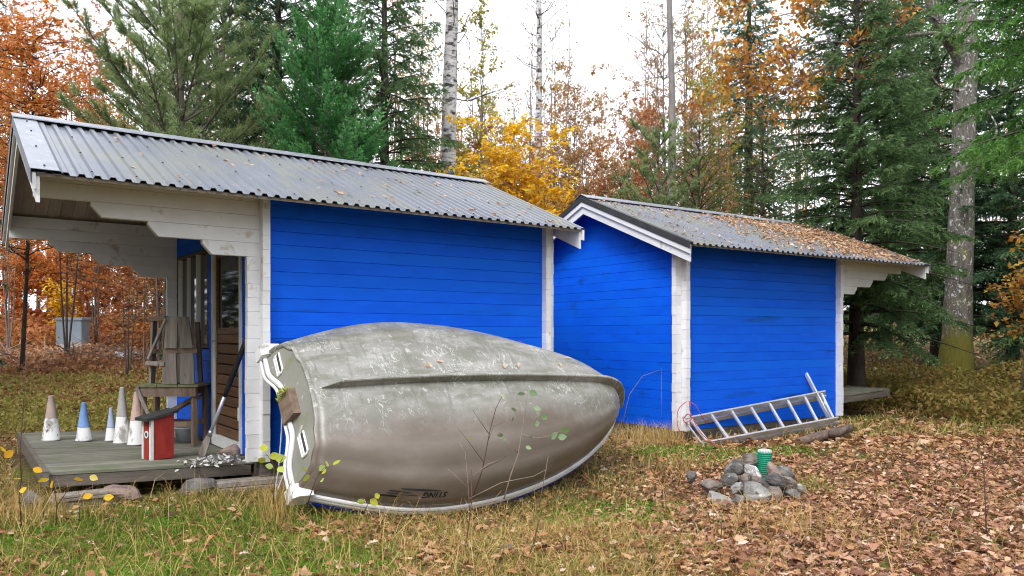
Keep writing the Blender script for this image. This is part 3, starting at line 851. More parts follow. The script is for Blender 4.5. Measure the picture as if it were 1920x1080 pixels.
# ------------------------------------------------------------------ boat on its side, bottom towards the camera
BOAT_L = 3.41
def b_half(x):       # half beam at the gunwale
    t = x / BOAT_L
    if t < .331: return .68 + .262 * math.sin(math.pi / 2 * t / .331)
    q = (t - .331) / .669
    return .942 * max(0.0, 1 - q ** 1.89) ** .726
def b_sheer(x):      # gunwale rises (towards -z) at the bow
    return -.02 - .085 * (x / BOAT_L) ** 2.78
def b_keel(x):
    t = x / BOAT_L
    k = .374 + .064 * math.sin(math.pi * min(1, t * 1.1))
    if t > .70:
        q = (t - .70) / .30
        k -= (k - b_sheer(BOAT_L) - .02) * (q ** 6)
    return k
def make_boat():
    tau = R(42.6); ya = A1 - R(3.77)
    a = Vector((math.cos(ya), math.sin(ya), -.0155)).normalized()
    d2 = Vector((-math.sin(ya), math.cos(ya), 0))
    b = (d2 * math.sin(tau) + Vector((0, 0, 1)) * math.cos(tau)); b = (b - a * b.dot(a)).normalized()
    n = a.cross(b)
    org = s1(-.067, -.729, .444)
    root = empty('rowing_boat', (0, 0, 0), 0, 'overturned grey weathered boat lying on its side before the left shed', 'boat')
    mw = Matrix.Identity(4)
    for i in range(3):
        mw[i][0], mw[i][1], mw[i][2], mw[i][3] = a[i], b[i], n[i], org[i]
    root.matrix_world = mw
    NS, NR = 64, 28
    rake = .20
    def sect(x, th):
        """th 0 = gunwale (+y side), pi/2 = keel, pi = the other gunwale"""
        B, zg, zk = b_half(x), b_sheer(x), b_keel(x)
        c, s = math.cos(th), math.sin(th)
        p, q = .985, .728
        y = B * (.95 * math.copysign(abs(c) ** p, c) + .05 * math.copysign((1 - s ** q) if s < .9999 else 0, c) * min(1, abs(c) * 4))
        z = zg + (zk - zg) * (s ** q)
        # soft strakes pressed into the sides
        ph = min(th, math.pi - th) / (math.pi / 2)
        amp = .021 * math.sin(math.pi * min(1, ph * 1.15)) * (1 - .45 * (x / BOAT_L) ** 4)
        rip = amp * math.sin(2 * math.pi * (4.2 * ph + .1))
        y += math.copysign(rip * abs(c), c); z += rip * s
        xs_ = x + rake * max(0, 1 - x / .9) * max(0, (z - zg)) / .5
        return Vector((xs_, y, z))
    xs = [BOAT_L * (1 - (1 - i / NS) ** 1.55) for i in range(NS + 1)]
    mb = MB()
    for x in xs:
        x_ = min(x, BOAT_L - .0015)
        for r_ in range(NR + 1):
            mb.v.append(tuple(sect(x_, math.pi * r_ / NR)))
    for i in range(NS):
        for r_ in range(NR):
            k = i * (NR + 1) + r_
            mb.f.append((k, k + 1, k + NR + 2, k + NR + 1))
    hull = mb.build('hull', M['hull'], root, True)
    sol = hull.modifiers.new('thick', 'SOLIDIFY'); sol.thickness = .006; sol.offset = -1
    # transom: fan inside a rolled lip, its upper edge dipping for the motor
    def tpt(th, inset, dx):
        p = sect(0, th)
        c = Vector((rake * .36, 0, .16))
        q = p + (c - p) * inset
        return Vector((q.x + dx, q.y, q.z))
    def dip(y):      # how far the top edge is cut in at beam position y
        t = abs(y) / .68
        return .11 * (1 - float(sm(.30, .72, t)))
    mb = MB()
    rows = [(0, 0), (.015, -.020), (.045, -.026), (.075, -.012), (.095, 0.004)]
    for ins, dx in rows:
        for r_ in range(NR + 1): mb.v.append(tuple(tpt(math.pi * r_ / NR, ins, dx)))
    for i in range(len(rows) - 1):
        for r_ in range(NR):
            k = i * (NR + 1) + r_
            mb.f.append((k, k + NR + 1, k + NR + 2, k + 1))
    mb.build('transom_lip', M['hull'], root, True)
    mb = MB()
    NY, NZ = 36, 14
    for i in range(NY + 1):
        th = math.pi * (i / NY)
        y = (.617) * math.cos(th)
        # outline depth at this y
        zmax = None
        lo, hi = 0, math.pi / 2
        for _ in range(30):
            mid = (lo + hi) / 2
            if tpt(mid, .095, 0).y > abs(y): lo = mid
            else: hi = mid
        zmax = tpt(lo, .095, 0).z
        ztop = min(b_sheer(0) + .01 + dip(y), zmax - .002)
        for j in range(NZ + 1):
            z = ztop + (zmax - ztop) * j / NZ
            mb.v.append((rake * (z - b_sheer(0)) / .5 + .006, y, z))
    for i in range(NY):
        for j in range(NZ):
            k = i * (NZ + 1) + j
            mb.f.append((k, k + 1, k + NZ + 2, k + NZ + 1))
    tr = mb.build('transom', M['transom'], root, True)
    sol = tr.modifiers.new('thick', 'SOLIDIFY'); sol.thickness = .03; sol.offset = 0
    # keel strip
    ks = [x for x in np.linspace(.02, BOAT_L - .002, 48)]
    mb = MB(); n_ = 0
    for i, x in enumerate(ks):
        zk = b_keel(x) + .0
        x2 = min(x + .01, BOAT_L - .001); x1 = x - .01
        tx, tz = (x2 - x1), (b_keel(x2) - b_keel(x1))
        l = math.hypot(tx, tz); nx, nz = -tz / l, tx / l
        xr = x + rake * max(0, 1 - x / .9) * .95
        hgt = .070 * min(1, (i + .2) / 3) * (1 + .25 * max(0, (x - 2.6) / .9))
        for yy, hh in ((-.028, -.03), (-.017, hgt * .9), (-.010, hgt), (.010, hgt), (.017, hgt * .9), (.028, -.03)):
            mb.v.append((xr + nx * hh, yy, zk + nz * hh))
    for i in range(len(ks) - 1):
        for r_ in range(5):
            k = i * 6 + r_; mb.f.append((k, k + 1, k + 7, k + 6))
    mb.f.append((0, 1, 2, 3, 4, 5)); mb.f.append(tuple(len(mb.v) - 6 + q for q in range(6)))
    mb.build('keel', M['hull'], root)
    # gunwale trim down both sides: a rounded white rail over a blue band
    def sweep(name, mat, offs, par):
        for sg in (1, -1):
            mb = MB(); m_ = len(offs)
            xx = [0.0] + list(np.linspace(.02, BOAT_L - .001, 70))
            for i, x in enumerate(xx):
                x_ = min(x, BOAT_L - .001)
                h = .004
                dB = (b_half(min(x_ + h, BOAT_L)) - b_half(max(x_ - h, 0))) / (min(x_ + h, BOAT_L) - max(x_ - h, 0))
                l = math.hypot(1, dB); ox, oy = -dB / l, 1 / l
                for o, z in offs:
                    mb.v.append((x_ + ox * o, sg * (b_half(x_) + oy * o), b_sheer(x_) + z))
            for i in range(len(xx) - 1):
                for r_ in range(m_):
                    k = i * m_ + r_; k2 = i * m_ + (r_ + 1) % m_
                    mb.f.append((k, k2, k2 + m_, k + m_))
            mb.f.append(tuple(range(m_))); mb.f.append(tuple(len(mb.v) - m_ + q for q in range(m_)))
            mb.build(name, mat, par, False)
    sweep('gunwale', M['trim'], [(-.012, .030), (.012, .034), (.020, .022), (.020, .016), (.014, .012), (.020, .008), (.026, -.004), (.024, -.026), (.010, -.034), (-.030, -.034), (-.030, -.020), (-.012, -.012)], root)
    sweep('rubbing_band', M['bluetrim'], [(-.020, -.0345), (.018, -.0345), (.026, -.046), (.024, -.072), (-.020, -.075)], root)
    # transom top rail following the dip
    pts = []
    for i in range(41):
        y = -.70 + 1.40 * i / 40
        z = b_sheer(0) + dip(y) - .005
        pts.append(Vector((rake * (z - b_sheer(0)) / .5 - .012, y, z)))
    mb = MB().tube(pts, .024, 8); mb.build('transom_rail', M['trim'], root, True)
    mb = MB().tube([p + Vector((-.03, 0, -.034)) for p in pts], .014, 8); mb.build('transom_rail', M['trim'], root, True)
    for sg in (1, -1):
        MB().prism([(-.075, -.075), (.06, -.075), (.10, .045), (-.012, .045), (-.055, .02)], 'y', sg * .74, sg * .63).build('corner_cap', M['trim'], root)
    # two lifting handles set into the transom
    def tx(z): return rake * (z - b_sheer(0)) / .5 - .014
    for cy, cz, tl in ((.455, .105, .10), (-.375, .165, .10)):
        h = MB()
        y0, y1, z0, z1 = cy - .095, cy + .095, cz - .028, cz + .036
        o = [(y0, z0), (y1 - .015, z0), (y1, z0 + .02), (y1, z1), (y0 + .015, z1), (y0, z1 - .02)]
        cyc = o + [o[0]]
        h.tube([Vector((tx(z) - .004, y, z)) for y, z in cyc], .009, 8)
        h.bar(Vector((tx(cz) - .010, y0, cz)), Vector((tx(cz) - .010, y1, cz)), .012, .012)
        hh = h.build('lifting_handle', M['paperwhite'], root, False)
        MB().prism([(y, z) for y, z in o], 'x', tx(cz) - .0, tx(cz) + .012).build('handle_recess', M['dark'], hh)
    # wooden motor pad with moss on its upper end
    mp = MB()
    mp.prism([(tx(.10) - .055, .065), (tx(.10) + .01, .065), (tx(.21) + .01, .215), (tx(.21) - .055, .215)], 'y', -.12, .125)
    pad = mp.build('motor_pad', M['stoolbrown'], root)
    rg = np.random.default_rng(3)
    n_ = 420
    P = np.stack([rg.uniform(tx(.1) - .062, tx(.2) - .01, n_), .125 + rg.uniform(-.03, .012, n_), rg.uniform(.06, .21, n_)], 1)
    D = np.stack([-rg.uniform(.2, 1, n_), rg.uniform(.2, 1, n_), rg.normal(0, .5, n_)], 1)
    tag(np_mesh('moss', cards(P, D, rg.uniform(.012, .035, n_), .008, rg), FOLD, M['limeleaf'], pad, rg.uniform(0, 1, n_)), kind='stuff')
    # upside-down maker's mark near the lower gunwale
    cu = bpy.data.curves.new('mark', 'FONT'); cu.body = 'STING'; cu.size = .068; cu.shear = .35; cu.extrude = .0006; cu.offset = .0016
    cu.space_character = 1.08
    to = bpy.data.objects.new('mark_tmp', cu); col.objects.link(to)
    dg = bpy.context.evaluated_depsgraph_get()
    me = bpy.data.meshes.new_from_object(to.evaluated_get(dg)); bpy.data.objects.remove(to)
    me.materials.append(M['boatdecal'])
    th0 = math.pi - .20
    def on(xc, th): 
        p = sect(xc, th); e = .01
        q = sect(xc, th - e) - p; rr = sect(xc + .01, th) - p
        nn = rr.cross(q).normalized()
        if nn.y > 0: nn = -nn
        return p, nn
    def place(x, h):   # x along the hull, h up from the gunwale towards the keel
        th = math.pi - .10 - h * 1.75
        p, nn = on(x, th); return p + nn * .0022
    x_left, h0 = .88, .06
    w_ = max(v.co.x for v in me.vertices)
    for v in me.vertices:      # turned half round: text runs from bow to stern side, feet up
        v.co = place(x_left + (w_ - v.co.x), h0 + (.05 - v.co.y) * 1.0)
    link(bpy.data.objects.new('lettering', me), root)
    mb = MB()
    def stripe(xa, xb, ha, hb, th_):
        k = len(mb.v); nn = 10
        for i in range(nn + 1):
            t = i / nn; x = xa + (xb - xa) * t; h = ha + (hb - ha) * t; w2 = th_ * math.sin(math.pi * (.12 + .88 * t * .98)) ** .6
            mb.v.append(tuple(place(x, h))); mb.v.append(tuple(place(x, h + w2)))
        for i in range(nn): mb.f.append((k + 2*i, k + 2*i + 1, k + 2*i + 3, k + 2*i + 2))
    stripe(.70, 1.04, .127, .118, .012); stripe(.60, .80, .110, .104, .009); stripe(.58, .74, .092, .086, .008); stripe(.52, .70, .055, .062, .02); stripe(.74, .86, .085, .083, .006)
    mb.build('flash_mark', M['boatdecal'], root)
    return root, mw, sect
boat, BOAT_M, boat_sect = make_boat()
# a short post that props the boat's upper side, and the slack white rope behind the transom
_pr = tag(MB().bar(s1(1.3, -.30, -.25), s1(1.25, -.28, .80), .06, .06).build('prop_post', M['oldwood']), 'grey wooden post propping up the boat from behind', 'post')
_r = MB().tube([s1(.02, -.50, .62), s1(.03, -.46, .3), s1(.0, -.48, .02), s1(-.05, -.5, gzf(*s1(-.05, -.5)[:2]) + .01)], .006, 6)
_r.tube([s1(.10, -.50, .60), s1(.07, -.47, .3), s1(.05, -.5, 0), s1(-.05, -.5, gzf(*s1(-.05, -.5)[:2]) + .01)], .006, 6)
tag(_r.build('rope', M['whiterope']), 'thin white rope hanging behind the boat transom', 'rope')
# ------------------------------------------------------------------ things on the porch
DZ = .026     # deck surface near the back left
def deck_z(u): return -.018 - u * math.tan(R(2.4))
def deck_hit(px, py):
    """point of the deck surface seen at a photo pixel"""
    d = 7.5
    for _ in range(30):
        p = at(px, py, d)
        u = (p.x - C1.x) * math.cos(A1) + (p.y - C1.y) * math.sin(A1)
        d = (CAMZ - deck_z(u)) * F / (py - HOR)
    p.z = deck_z(u)
    return p
def rock(name, mat, rx, ry, rz, seed, parent=None, n=22, m=15):
    """broken field stone: a ball cut by random planes, corners slightly worn"""
    rg = random.Random(seed); mb = MB()
    pl = []
    for _ in range(11):
        d = Vector((rg.gauss(0, 1), rg.gauss(0, 1), rg.gauss(0, 1))).normalized(); pl.append((d, rg.uniform(.58, 1.0)))
    ph = [(rg.uniform(0, 6.3), rg.uniform(0, 6.3)) for _ in range(3)]
    for i in range(m + 1):
        la = -math.pi / 2 + math.pi * i / m
        for k in range(n):
            lo = 2 * math.pi * k / n
            d = Vector((math.cos(la) * math.cos(lo), math.cos(la) * math.sin(lo), math.sin(la)))
            acc = 1.15 ** -30
            for p_, o_ in pl:
                t = d.dot(p_)
                if t > .05: acc += (t / o_) ** 30
            s = acc ** (-1 / 30)
            s *= 1 + .03 * math.sin(7 * d.x + ph[0][0]) * math.sin(6 * d.y + ph[0][1]) + .02 * math.sin(13 * d.z + ph[1][0])
            mb.v.append((d.x * rx * s * 1.12, d.y * ry * s * 1.12, d.z * rz * s * 1.12))
    for i in range(m):
        for k in range(n):
            k2 = (k + 1) % n
            mb.f.append((i*n + k, i*n + k2, (i+1)*n + k2, (i+1)*n + k))
    return mb.build(name, mat, parent, False)

def cone(px, py, h, rb, top, split, label, tilt=0):
    p = deck_hit(px, py)
    r = empty('traffic_cone', (p.x, p.y, p.z + .004), 0, label, 'cone')
    r.rotation_euler = (R(tilt), R(-tilt), random.uniform(0, 6))
    rt = rb * .27
    def rad(t): return rb + (rt - rb) * t
    MB().lathe([(rb * 1.02, 0), (rb * 1.03, .012), (rad(.05), .014), (rad(split), h * split), (rad(split) - .01, h * split)], 24).build('base_band', M['conewhite'], r, True)
    MB().lathe([(rad(split) + .002, h * split + .001), (rad(split) - .001, h * split + .004), (rad(.96), h * .96), (rad(.985), h * .985), (rt * .75, h), (rt * .7, h * .93)], 24).build('tip', M[top], r, True)
cone(96, 826, .445, .085, 'conerust', .50, 'leftmost cone, white with a dull brown tip, on the porch deck')
cone(157, 827, .385, .075, 'coneblue', .36, 'bright blue and white cone standing alone on the porch deck')
cone(208, 827, .335, .055, 'conepale', .40, 'smallest cone, pale blue over white, beside the tall grey one')
cone(229, 831, .555, .080, 'conegrey', .48, 'tallest cone, grey over white, on the porch deck')
cone(256, 834, .520, .085, 'conepink', .46, 'white cone with a faded orange tip, behind the red birdhouse')

def birdhouse(px, py, yaw, s, label, name='birdhouse', full=True):
    p = deck_hit(px, py)
    r = empty(name, (p.x, p.y, p.z + .006), yaw, label, 'birdhouse')
    w, dp, h0, h1 = .150 * s, .20 * s, .345 * s, .385 * s     # front (-x) narrow, roof slopes up to the right
    # walls: front faces -y locally
    MB().prism([(-w/2, 0), (w/2, 0), (w/2, h0), (-w/2, h0)], 'y', -dp/2, -dp/2 + .016).build('front_wall', M['red'], r)
    MB().prism([(-w/2, 0), (w/2, 0), (w/2, h1), (-w/2, h1)], 'y', dp/2 - .016, dp/2).build('back_wall', M['red'], r)
    for sx in (-1, 1):
        MB().prism([(-dp/2 + .0165, 0), (dp/2 - .0165, 0), (dp/2 - .0165, h1 - .004), (-dp/2 + .0165, h0)], 'x', sx * w/2 - sx * .016, sx * w/2).build('side_wall', M['red'], r)
    for sx in (-1, 1):
        MB().box(sx * w/2 - (.024 if sx > 0 else .004), sx * w/2 + (.004 if sx > 0 else .024), -dp/2 - .008, -dp/2 - .0005, 0, h0 - .002).build('corner_strip', M['paperwhite'], r)
        if sx > 0: MB().box(w/2 + .0005, w/2 + .008, -dp/2 - .008, -dp/2 + .016, 0, h0 - .002).build('corner_strip', M['paperwhite'], r)
    hb = MB()
    hb.lathe([(.032, 0), (.032, .006), (.019, .006), (.019, 0.001)], 20)
    ring = hb.build('hole_ring', M['paperwhite'], r); ring.rotation_euler = (R(90), 0, 0); ring.location = (-.004, -dp/2 - .001, h0 * .62)
    hl = MB().lathe([(.0185, 0), (.0185, .004)], 20).build('entrance_hole', M['dark'], r); hl.rotation_euler = (R(90), 0, 0); hl.location = (-.004, -dp/2 - .0012, h0 * .62)
    sl = (h1 - h0) / dp
    a, b = -dp/2 - .055, dp/2 + .03
    MB().prism([(a, h0 + sl * (a + dp/2) + .003), (b, h0 + sl * (b + dp/2) + .003), (b, h0 + sl * (b + dp/2) + .030), (a, h0 + sl * (a + dp/2) + .026)], 'x', -w/2 - .03, w/2 + .03).build('roof', M['felt'], r)
    return r
birdhouse(297, 860, R(-38), 1.0, 'red birdhouse with white trim and black roof, at the deck front edge')
_b2 = birdhouse(272, 826, R(-40), .62, 'small red wooden box half hidden behind the cones')

# weathered wooden stool, and a second one turned on its side on top of it
def stool_parts(root, w, d, h, top_m, leg_m):
    n_pl = 3
    for q in range(n_pl):
        x0 = -w/2 + q * w / n_pl
        MB().box(x0 + .004, x0 + w / n_pl - .004, -d/2, d/2, h - .022, h).build('seat_board', M[top_m], root)
    for sx in (-1, 1):
        for sy in (-1, 1):
            MB().bar((sx * (w/2 - .05), sy * (d/2 - .05), 0), (sx * (w/2 - .06), sy * (d/2 - .06), h - .0225), .055, .045).build('leg', M[leg_m], root)
    for sy in (-1, 1):
        MB().box(-w/2 + .03, w/2 - .03, sy * (d/2 - .022) - .010, sy * (d/2 - .022) + .010, h - .115, h - .023).build('apron', M[leg_m], root)
        MB().box(-w/2 + .05, w/2 - .05, sy * (d/2 - .09) - .010, sy * (d/2 - .09) + .010, h * .30, h * .30 + .05).build('stretcher', M[leg_m], root)
        MB().bar((-w/2 + .07, sy * (d/2 - .115), h * .35), (w/2 - .07, sy * (d/2 - .115), h - .13), .02, .035).build('brace', M[leg_m], root)
_p = s1(-.33, 1.62)
stool = empty('wooden_stool', (_p.x, _p.y, deck_z(-.33) + .004), R(4), 'weathered brown wooden stool beside the door, carrying the grey one', 'stool')
stool_parts(stool, .60, .44, .60, 'mosswood', 'stoolbrown')
MB().bar((-.285, -.225, .575), (-.10, -.235, .16), .022, .035).build('brace', M['oldwood'], stool)
# upper: boards facing the camera
up = empty('wooden_chair', (_p.x + .02, _p.y + .02, deck_z(-.33) + .607), R(4), 'grey wooden frame of broad split boards tipped up on the stool', 'chair')
for (x0, x1, z0, z1, ln, dz) in ((-.085, .055, 0.0, .315, -.02, 0), (.085, .225, 0.0, .315, .045, 0)):
    MB().prism([(x0 - .0, z0 + .004), (x1, z0 + .004), (x1 - .01, .305), (x0 + .004, .305)], 'y', -.185, -.163).build('seat_board', M['oldwood'], up)
    MB().prism([(x0 + .006 - ln * .2, .355), (x1 - .012 - ln * .2, .355), (x1 - .02 - ln, .665), (x0 + .012 - ln, .668)], 'y', -.170, -.148).build('seat_board', M['oldwood'], up)
MB().box(-.09, .235, -.150, -.115, .306, .354).build('rail', M['stoolbrown'], up)
MB().box(-.26, .235, -.105, -.085, .30, .345).build('rail', M['stoolbrown'], up)
MB().bar((-.235, -.05, .004), (-.215, -.05, .64), .11, .022, (1, 0, 0)).build('side_board', M['oldwood'], up)
MB().bar((-.06, .14, .004), (-.05, .14, .64), .08, .022, (0, 1, 0)).build('leg', M['oldwood'], up)
MB().bar((-.24, -.13, .25), (-.055, -.175, .645), .026, .026).build('brace', M['oldwood'], up)
MB().bar((-.25, -.14, .205), (-.06, -.175, .20), .05, .045).build('rail', M['oldwood'], up)
MB().bar((-.23, -.08, .645), (-.06, -.14, .650), .06, .05).build('rail', M['stoolbrown'], up)
MB().bar((.19, .10, .004), (.16, .10, .62), .05, .04).build('leg', M['stoolbrown'], up)
# pale tub and scraps under the stool
_t = s1(-.20, 1.75)
tub = MB().lathe([(.085, 0), (.105, .13), (.112, .135), (.112, .15), (.095, .15), (.08, .012)], 22).build('plastic_tub', M['paleplastic'], None, True)
tub.location = (_t.x, _t.y, deck_z(-.2) + .004); tag(tub, 'pale blue plastic tub standing under the wooden stool', 'tub')

# old paddle leaning by the door
pa = empty('paddle', (0, 0, 0), 0, 'paddle with black sleeve and metal shaft leaning beside the door', 'paddle')
p0, p1 = s1(-.33, .60, deck_z(-.33) + .006), s1(-.03, .17, 1.13)
def lp(t): return p0 + (p1 - p0) * t
MB().tube([lp(.48), lp(.55), lp(.98), lp(1.0)], [.018, .023, .023, .016], 12).build('sleeve', M['black'], pa, True)
MB().tube([lp(.18), lp(.50)], [.015, .016], 12).build('shaft', M['alu'], pa, True)
MB().tube([lp(.17), lp(.205)], .021, 12).build('collar', M['steel'], pa, True)
dl = (p1 - p0).normalized(); sd = Vector((.80, -.25, .5)); sd = (sd - dl * sd.dot(dl)).normalized(); nd = dl.cross(sd)
mb = MB()
for t, w in ((.0, .030), (.02, .038), (.10, .036), (.16, .022), (.20, .012)):
    c = lp(t) + Vector((-.0, 0, .002))
    for a_, b_ in ((-1, -.5), (1, -.5), (1, .5), (-1, .5)): mb.v.append(tuple(c + sd * w * a_ + nd * .012 * b_))
for i in range(4):
    for k in range(4): mb.f.append((i*4 + k, i*4 + (k+1) % 4, (i+1)*4 + (k+1) % 4, (i+1)*4 + k))
mb.f += [(3, 2, 1, 0), (16, 17, 18, 19)]
mb.build('blade', M['oldwood'], pa)

# heap of white shells and a brown stone by the post
sh = empty('shell_pile', (*s1(-.30, .20)[:2], deck_z(-.3)), A1, 'heap of broken white shells on the deck by the corner post', 'shells')
rg = np.random.default_rng(11)
n_ = 330
P = np.stack([rg.normal(0, .13, n_), rg.normal(0, .10, n_), np.zeros(n_)], 1)
P[:, 2] = .012 + rg.uniform(0, 1, n_) * .05 * np.exp(-(P[:, 0]**2 + P[:, 1]**2) / .02)
k = P[:, 0] < .20; P = P[k]; n_ = len(P)
D = nrm(rg.normal(size=(n_, 3)) * np.array([1, 1, .35]))
Nn = np.tile(np.array([[0, 0, 1.]]), (n_, 1)) + rg.normal(0, .4, (n_, 3))
tag(np_mesh('shells', cards(P, D, rg.uniform(.025, .055, n_), rg.uniform(.02, .04, n_), rg, .3, Nn), FOLD, M['shell'], sh, rg.uniform(0, 1, n_)), kind='stuff')
_s = s1(-.16, .33)
st = rock('stone', M['redstone'], .075, .05, .07, 21); st.location = (_s.x, _s.y, deck_z(-.16) + .065); tag(st, 'brown rounded stone leaning on the door sill', 'stone')

# supports under the deck
def ground_rock(px, py, d, rx, ry, rz, seed, label, mat='stone', sink=.3, yaw=0):
    p = at(px, py, d)
    o = rock('stone', M[mat], rx, ry, rz, seed)
    o.location = (p.x, p.y, gzf(p.x, p.y) + rz * (1 - sink)); o.rotation_euler = (0, 0, yaw)
    return tag(o, label, 'stone')
ground_rock(228, 930, 6.05, .125, .11, .09, 31, 'rounded reddish stone under the deck, beside the concrete block', 'redstone')
ground_rock(375, 915, 6.35, .15, .12, .07, 33, 'flat grey stone under the deck, nearest the boat', 'stone')
ground_rock(60, 940, 5.80, .09, .08, .08, 35, 'grey angular stone under the left corner of the deck', 'stone')
bl = MB().bar(s1(-1.50, .08, -.215), s1(-1.08, .10, -.215), .16, .11).build('concrete_block', M['concrete']); tag(bl, 'tan concrete block under the front corner of the deck', 'block')
for q, (u0, u1, z, lb) in enumerate(((-1.56, -.98, -.148, 'weathered board directly on the concrete block under the deck'), (-1.54, -1.0, -.122, 'weathered board wedged against the underside of the deck'))):
    tag(MB().bar(s1(u0, .05, z), s1(u1, .06, z), .14, .022).build('packing_board', M['oldwood']), lb, 'board')
tag(MB().bar(s1(-.42, .06, -.165), s1(.25, -.03, -.165), .16, .05).build('packing_board', M['oldwood']), 'thick grey board under the corner post of the left shed', 'board')
tag(MB().bar(s1(-.40, .05, -.225), s1(.2, -.02, -.225), .17, .065).build('concrete_block', M['concrete']), 'brown block in the soil below the white corner post', 'block')

# ------------------------------------------------------------------ ladder on its side against the right shed
ld = empty('ladder', (0, 0, 0), 0, 'aluminium extension ladder lying on its side against the right shed', 'ladder')
b0, b1 = at(1318, 833, 8.92), at(1570, 785, 10.36)
t0, t1 = at(1284, 787, 9.30), at(1546, 736, 10.70)
wdir = ((t0 - b0).normalized())
adir = (b1 - b0).normalized()
ndir = adir.cross(wdir).normalized()
if ndir.y > 0: ndir = -ndir
for (off, sh_, sc_) in ((0, 0, 1), (.085, .12, 1)):
    o_ = ndir * -off
    for (p, q, nm) in ((b0, b1, 'rail'), (t0, t1, 'rail')):
        pp, qq = p + o_ + adir * sh_, q + o_ + adir * sh_ * .6
        mb = MB(); mb.bar(pp, qq, .026, .066, ndir)
        mb.build(nm, M['alu'], ld)
    for k in range(8):
        f = .035 + k * .1335
        pa_, pb_ = b0 + (b1 - b0) * f + o_ + adir * sh_, t0 + (t1 - t0) * f + o_ + adir * sh_ * .8
        MB().bar(pa_ + wdir * .014, pb_ - wdir * .014, .034, .030, ndir).build('rung', M['alu'] if off == 0 else M['aludark'], ld)
MB().bar(at(1511, 700, 10.72), b1 + adir * .02 + ndir * -.09 + Vector((0, 0, -.08)), .03, .05, ndir).build('stabiliser_bar', M['alu'], ld)
MB().tube([b0 - adir * .01, b0 + (t0 - b0) * 1.0 - adir * .01], .012, 8).build('end_rung', M['aludark'], ld)
# red rope tied round its end
rp = MB()
def arc(pts, r=.0048):
    # smooth through the points
    P = [Vector(p) for p in pts]; out = []
    for i in range(len(P) - 1):
        a, b, c, d_ = P[max(i-1, 0)], P[i], P[i+1], P[min(i+2, len(P)-1)]
        for k in range(6):
            t = k / 6
            out.append(.5 * ((2*b) + (c - a) * t + (2*a - 5*b + 4*c - d_) * t*t + (3*b - a - 3*c + d_) * t**3))
    out.append(P[-1]); return rp.tube(out, r, 6)
arc([at(1287, 753, 9.05), at(1272, 768, 9.0), at(1270, 795, 8.95), at(1278, 818, 8.9), at(1287, 838, 8.8)])
arc([at(1293, 752, 9.12), at(1295, 775, 9.05), at(1312, 808, 8.9), at(1330, 826, 8.8), at(1352, 840, 8.72)])
arc([at(1294, 753, 9.14), at(1306, 762, 9.1), at(1311, 772, 9.12), at(1325, 795, 9.2)])
arc([at(1282, 784, 9.2), at(1290, 776, 9.15), at(1296, 786, 9.16), at(1284, 792, 9.15), at(1280, 782, 9.2)], .006)
tag(rp.build('rope', M['rope'], None, True), 'red rope looped over the left end of the ladder', 'rope')

# broken log by the ladder foot
lg = empty('fallen_log', (0, 0, 0), 0, 'short dark broken log lying at the ladder end', 'log')
def gp(px, d, up=0):
    x = (px - 960) / F * d; return Vector((x, d, gzf(x, d) + up))
MB().tube([gp(1497, 9.05, .05), gp(1525, 9.2, .08), gp(1560, 9.4, .10), gp(1594, 9.6, .15)], [.05, .062, .06, .05], 10).build('trunk', M['log'], lg, True)
MB().tube([gp(1556, 9.3, .10), gp(1574, 9.2, .12), gp(1590, 9.25, .20)], [.05, .04, .03], 8).build('branch_stub', M['log'], lg, True)
tag(MB().bar(gp(1560, 9.5, .02), gp(1592, 9.9, .05), .10, .04).build('board_scrap', M['beam']), 'dark board scrap at the edge of the right deck', 'board')

# ------------------------------------------------------------------ stone heap with a green pipe
SPX, SPY = 2.05, 6.28
hp = empty('stone_heap', (SPX, SPY, gzf(SPX, SPY)), 0, 'heap of grey field stones round a green pipe', 'stone heap')
def hs(px, py, dd, w, h, seed, mat='stone', rot=0.0):
    d = SPY + dd
    p = at(px, py, d)
    o = rock('stone', M[mat], w / 2 / F * d, w / 2 / F * d * .85, h / 2 / F * d, seed, hp)
    o.location = (p.x - SPX, p.y - SPY, p.z - gzf(SPX, SPY)); o.rotation_euler = (0, rot, random.uniform(-.5, .5))
for i, a in enumerate([
    (1415, 925, -.22, 52, 38, 'stone', -.1), (1452, 929, -.18, 40, 40, 'stone', .3), (1453, 903, -.10, 38, 28, 'stone', .2), (1396, 901, -.08, 28, 30, 'stone', -.4),
    (1379, 880, .05, 40, 36, 'stone', -.5), (1410, 884, .02, 36, 24, 'stone', .35), (1448, 882, .0, 32, 24, 'redstone', .5), (1470, 885, .05, 40, 26, 'stone', .6),
    (1404, 864, .16, 36, 24, 'stone', -.2), (1369, 901, 0, 30, 28, 'stone', .3), (1382, 915, -.14, 26, 26, 'stone', .1), (1477, 905, -.05, 40, 26, 'stone', .55),
    (1484, 927, -.10, 30, 24, 'stone', .1), (1419, 903, -.10, 24, 20, 'stone', .2), (1385, 938, -.26, 30, 24, 'stone', .4), (1498, 920, .05, 26, 20, 'stone', .2),
    (1428, 892, .12, 44, 40, 'stone', 0), (1440, 915, .0, 60, 44, 'stone', 0), (1405, 915, .0, 56, 40, 'stone', 0), (1470, 915, .08, 50, 34, 'stone', .2), (1347, 940, -.2, 56, 30, 'stone', .35), (1330, 912, .05, 48, 22, 'stone', .2), (1296, 895, .25, 20, 20, 'stone', .2)]):
    hs(a[0], a[1], a[2], a[3] * .92, a[4] * .95, 100 + i, ('palestone', 'brownstone', 'stone', 'brownstone', 'stone')[i % 5] if a[5] == 'stone' else a[5], a[6])
pp = empty('drain_pipe', (*at(1434, 878, SPY + .10)[:2], at(1434, 878, SPY + .10).z), 0, 'green ribbed plastic pipe with grey lid among the stones', 'pipe')
prof = []
for q in range(12):
    z = -.06 + q * .0165
    prof += [(.053, z), (.060, z + .004), (.060, z + .010), (.053, z + .0135)]
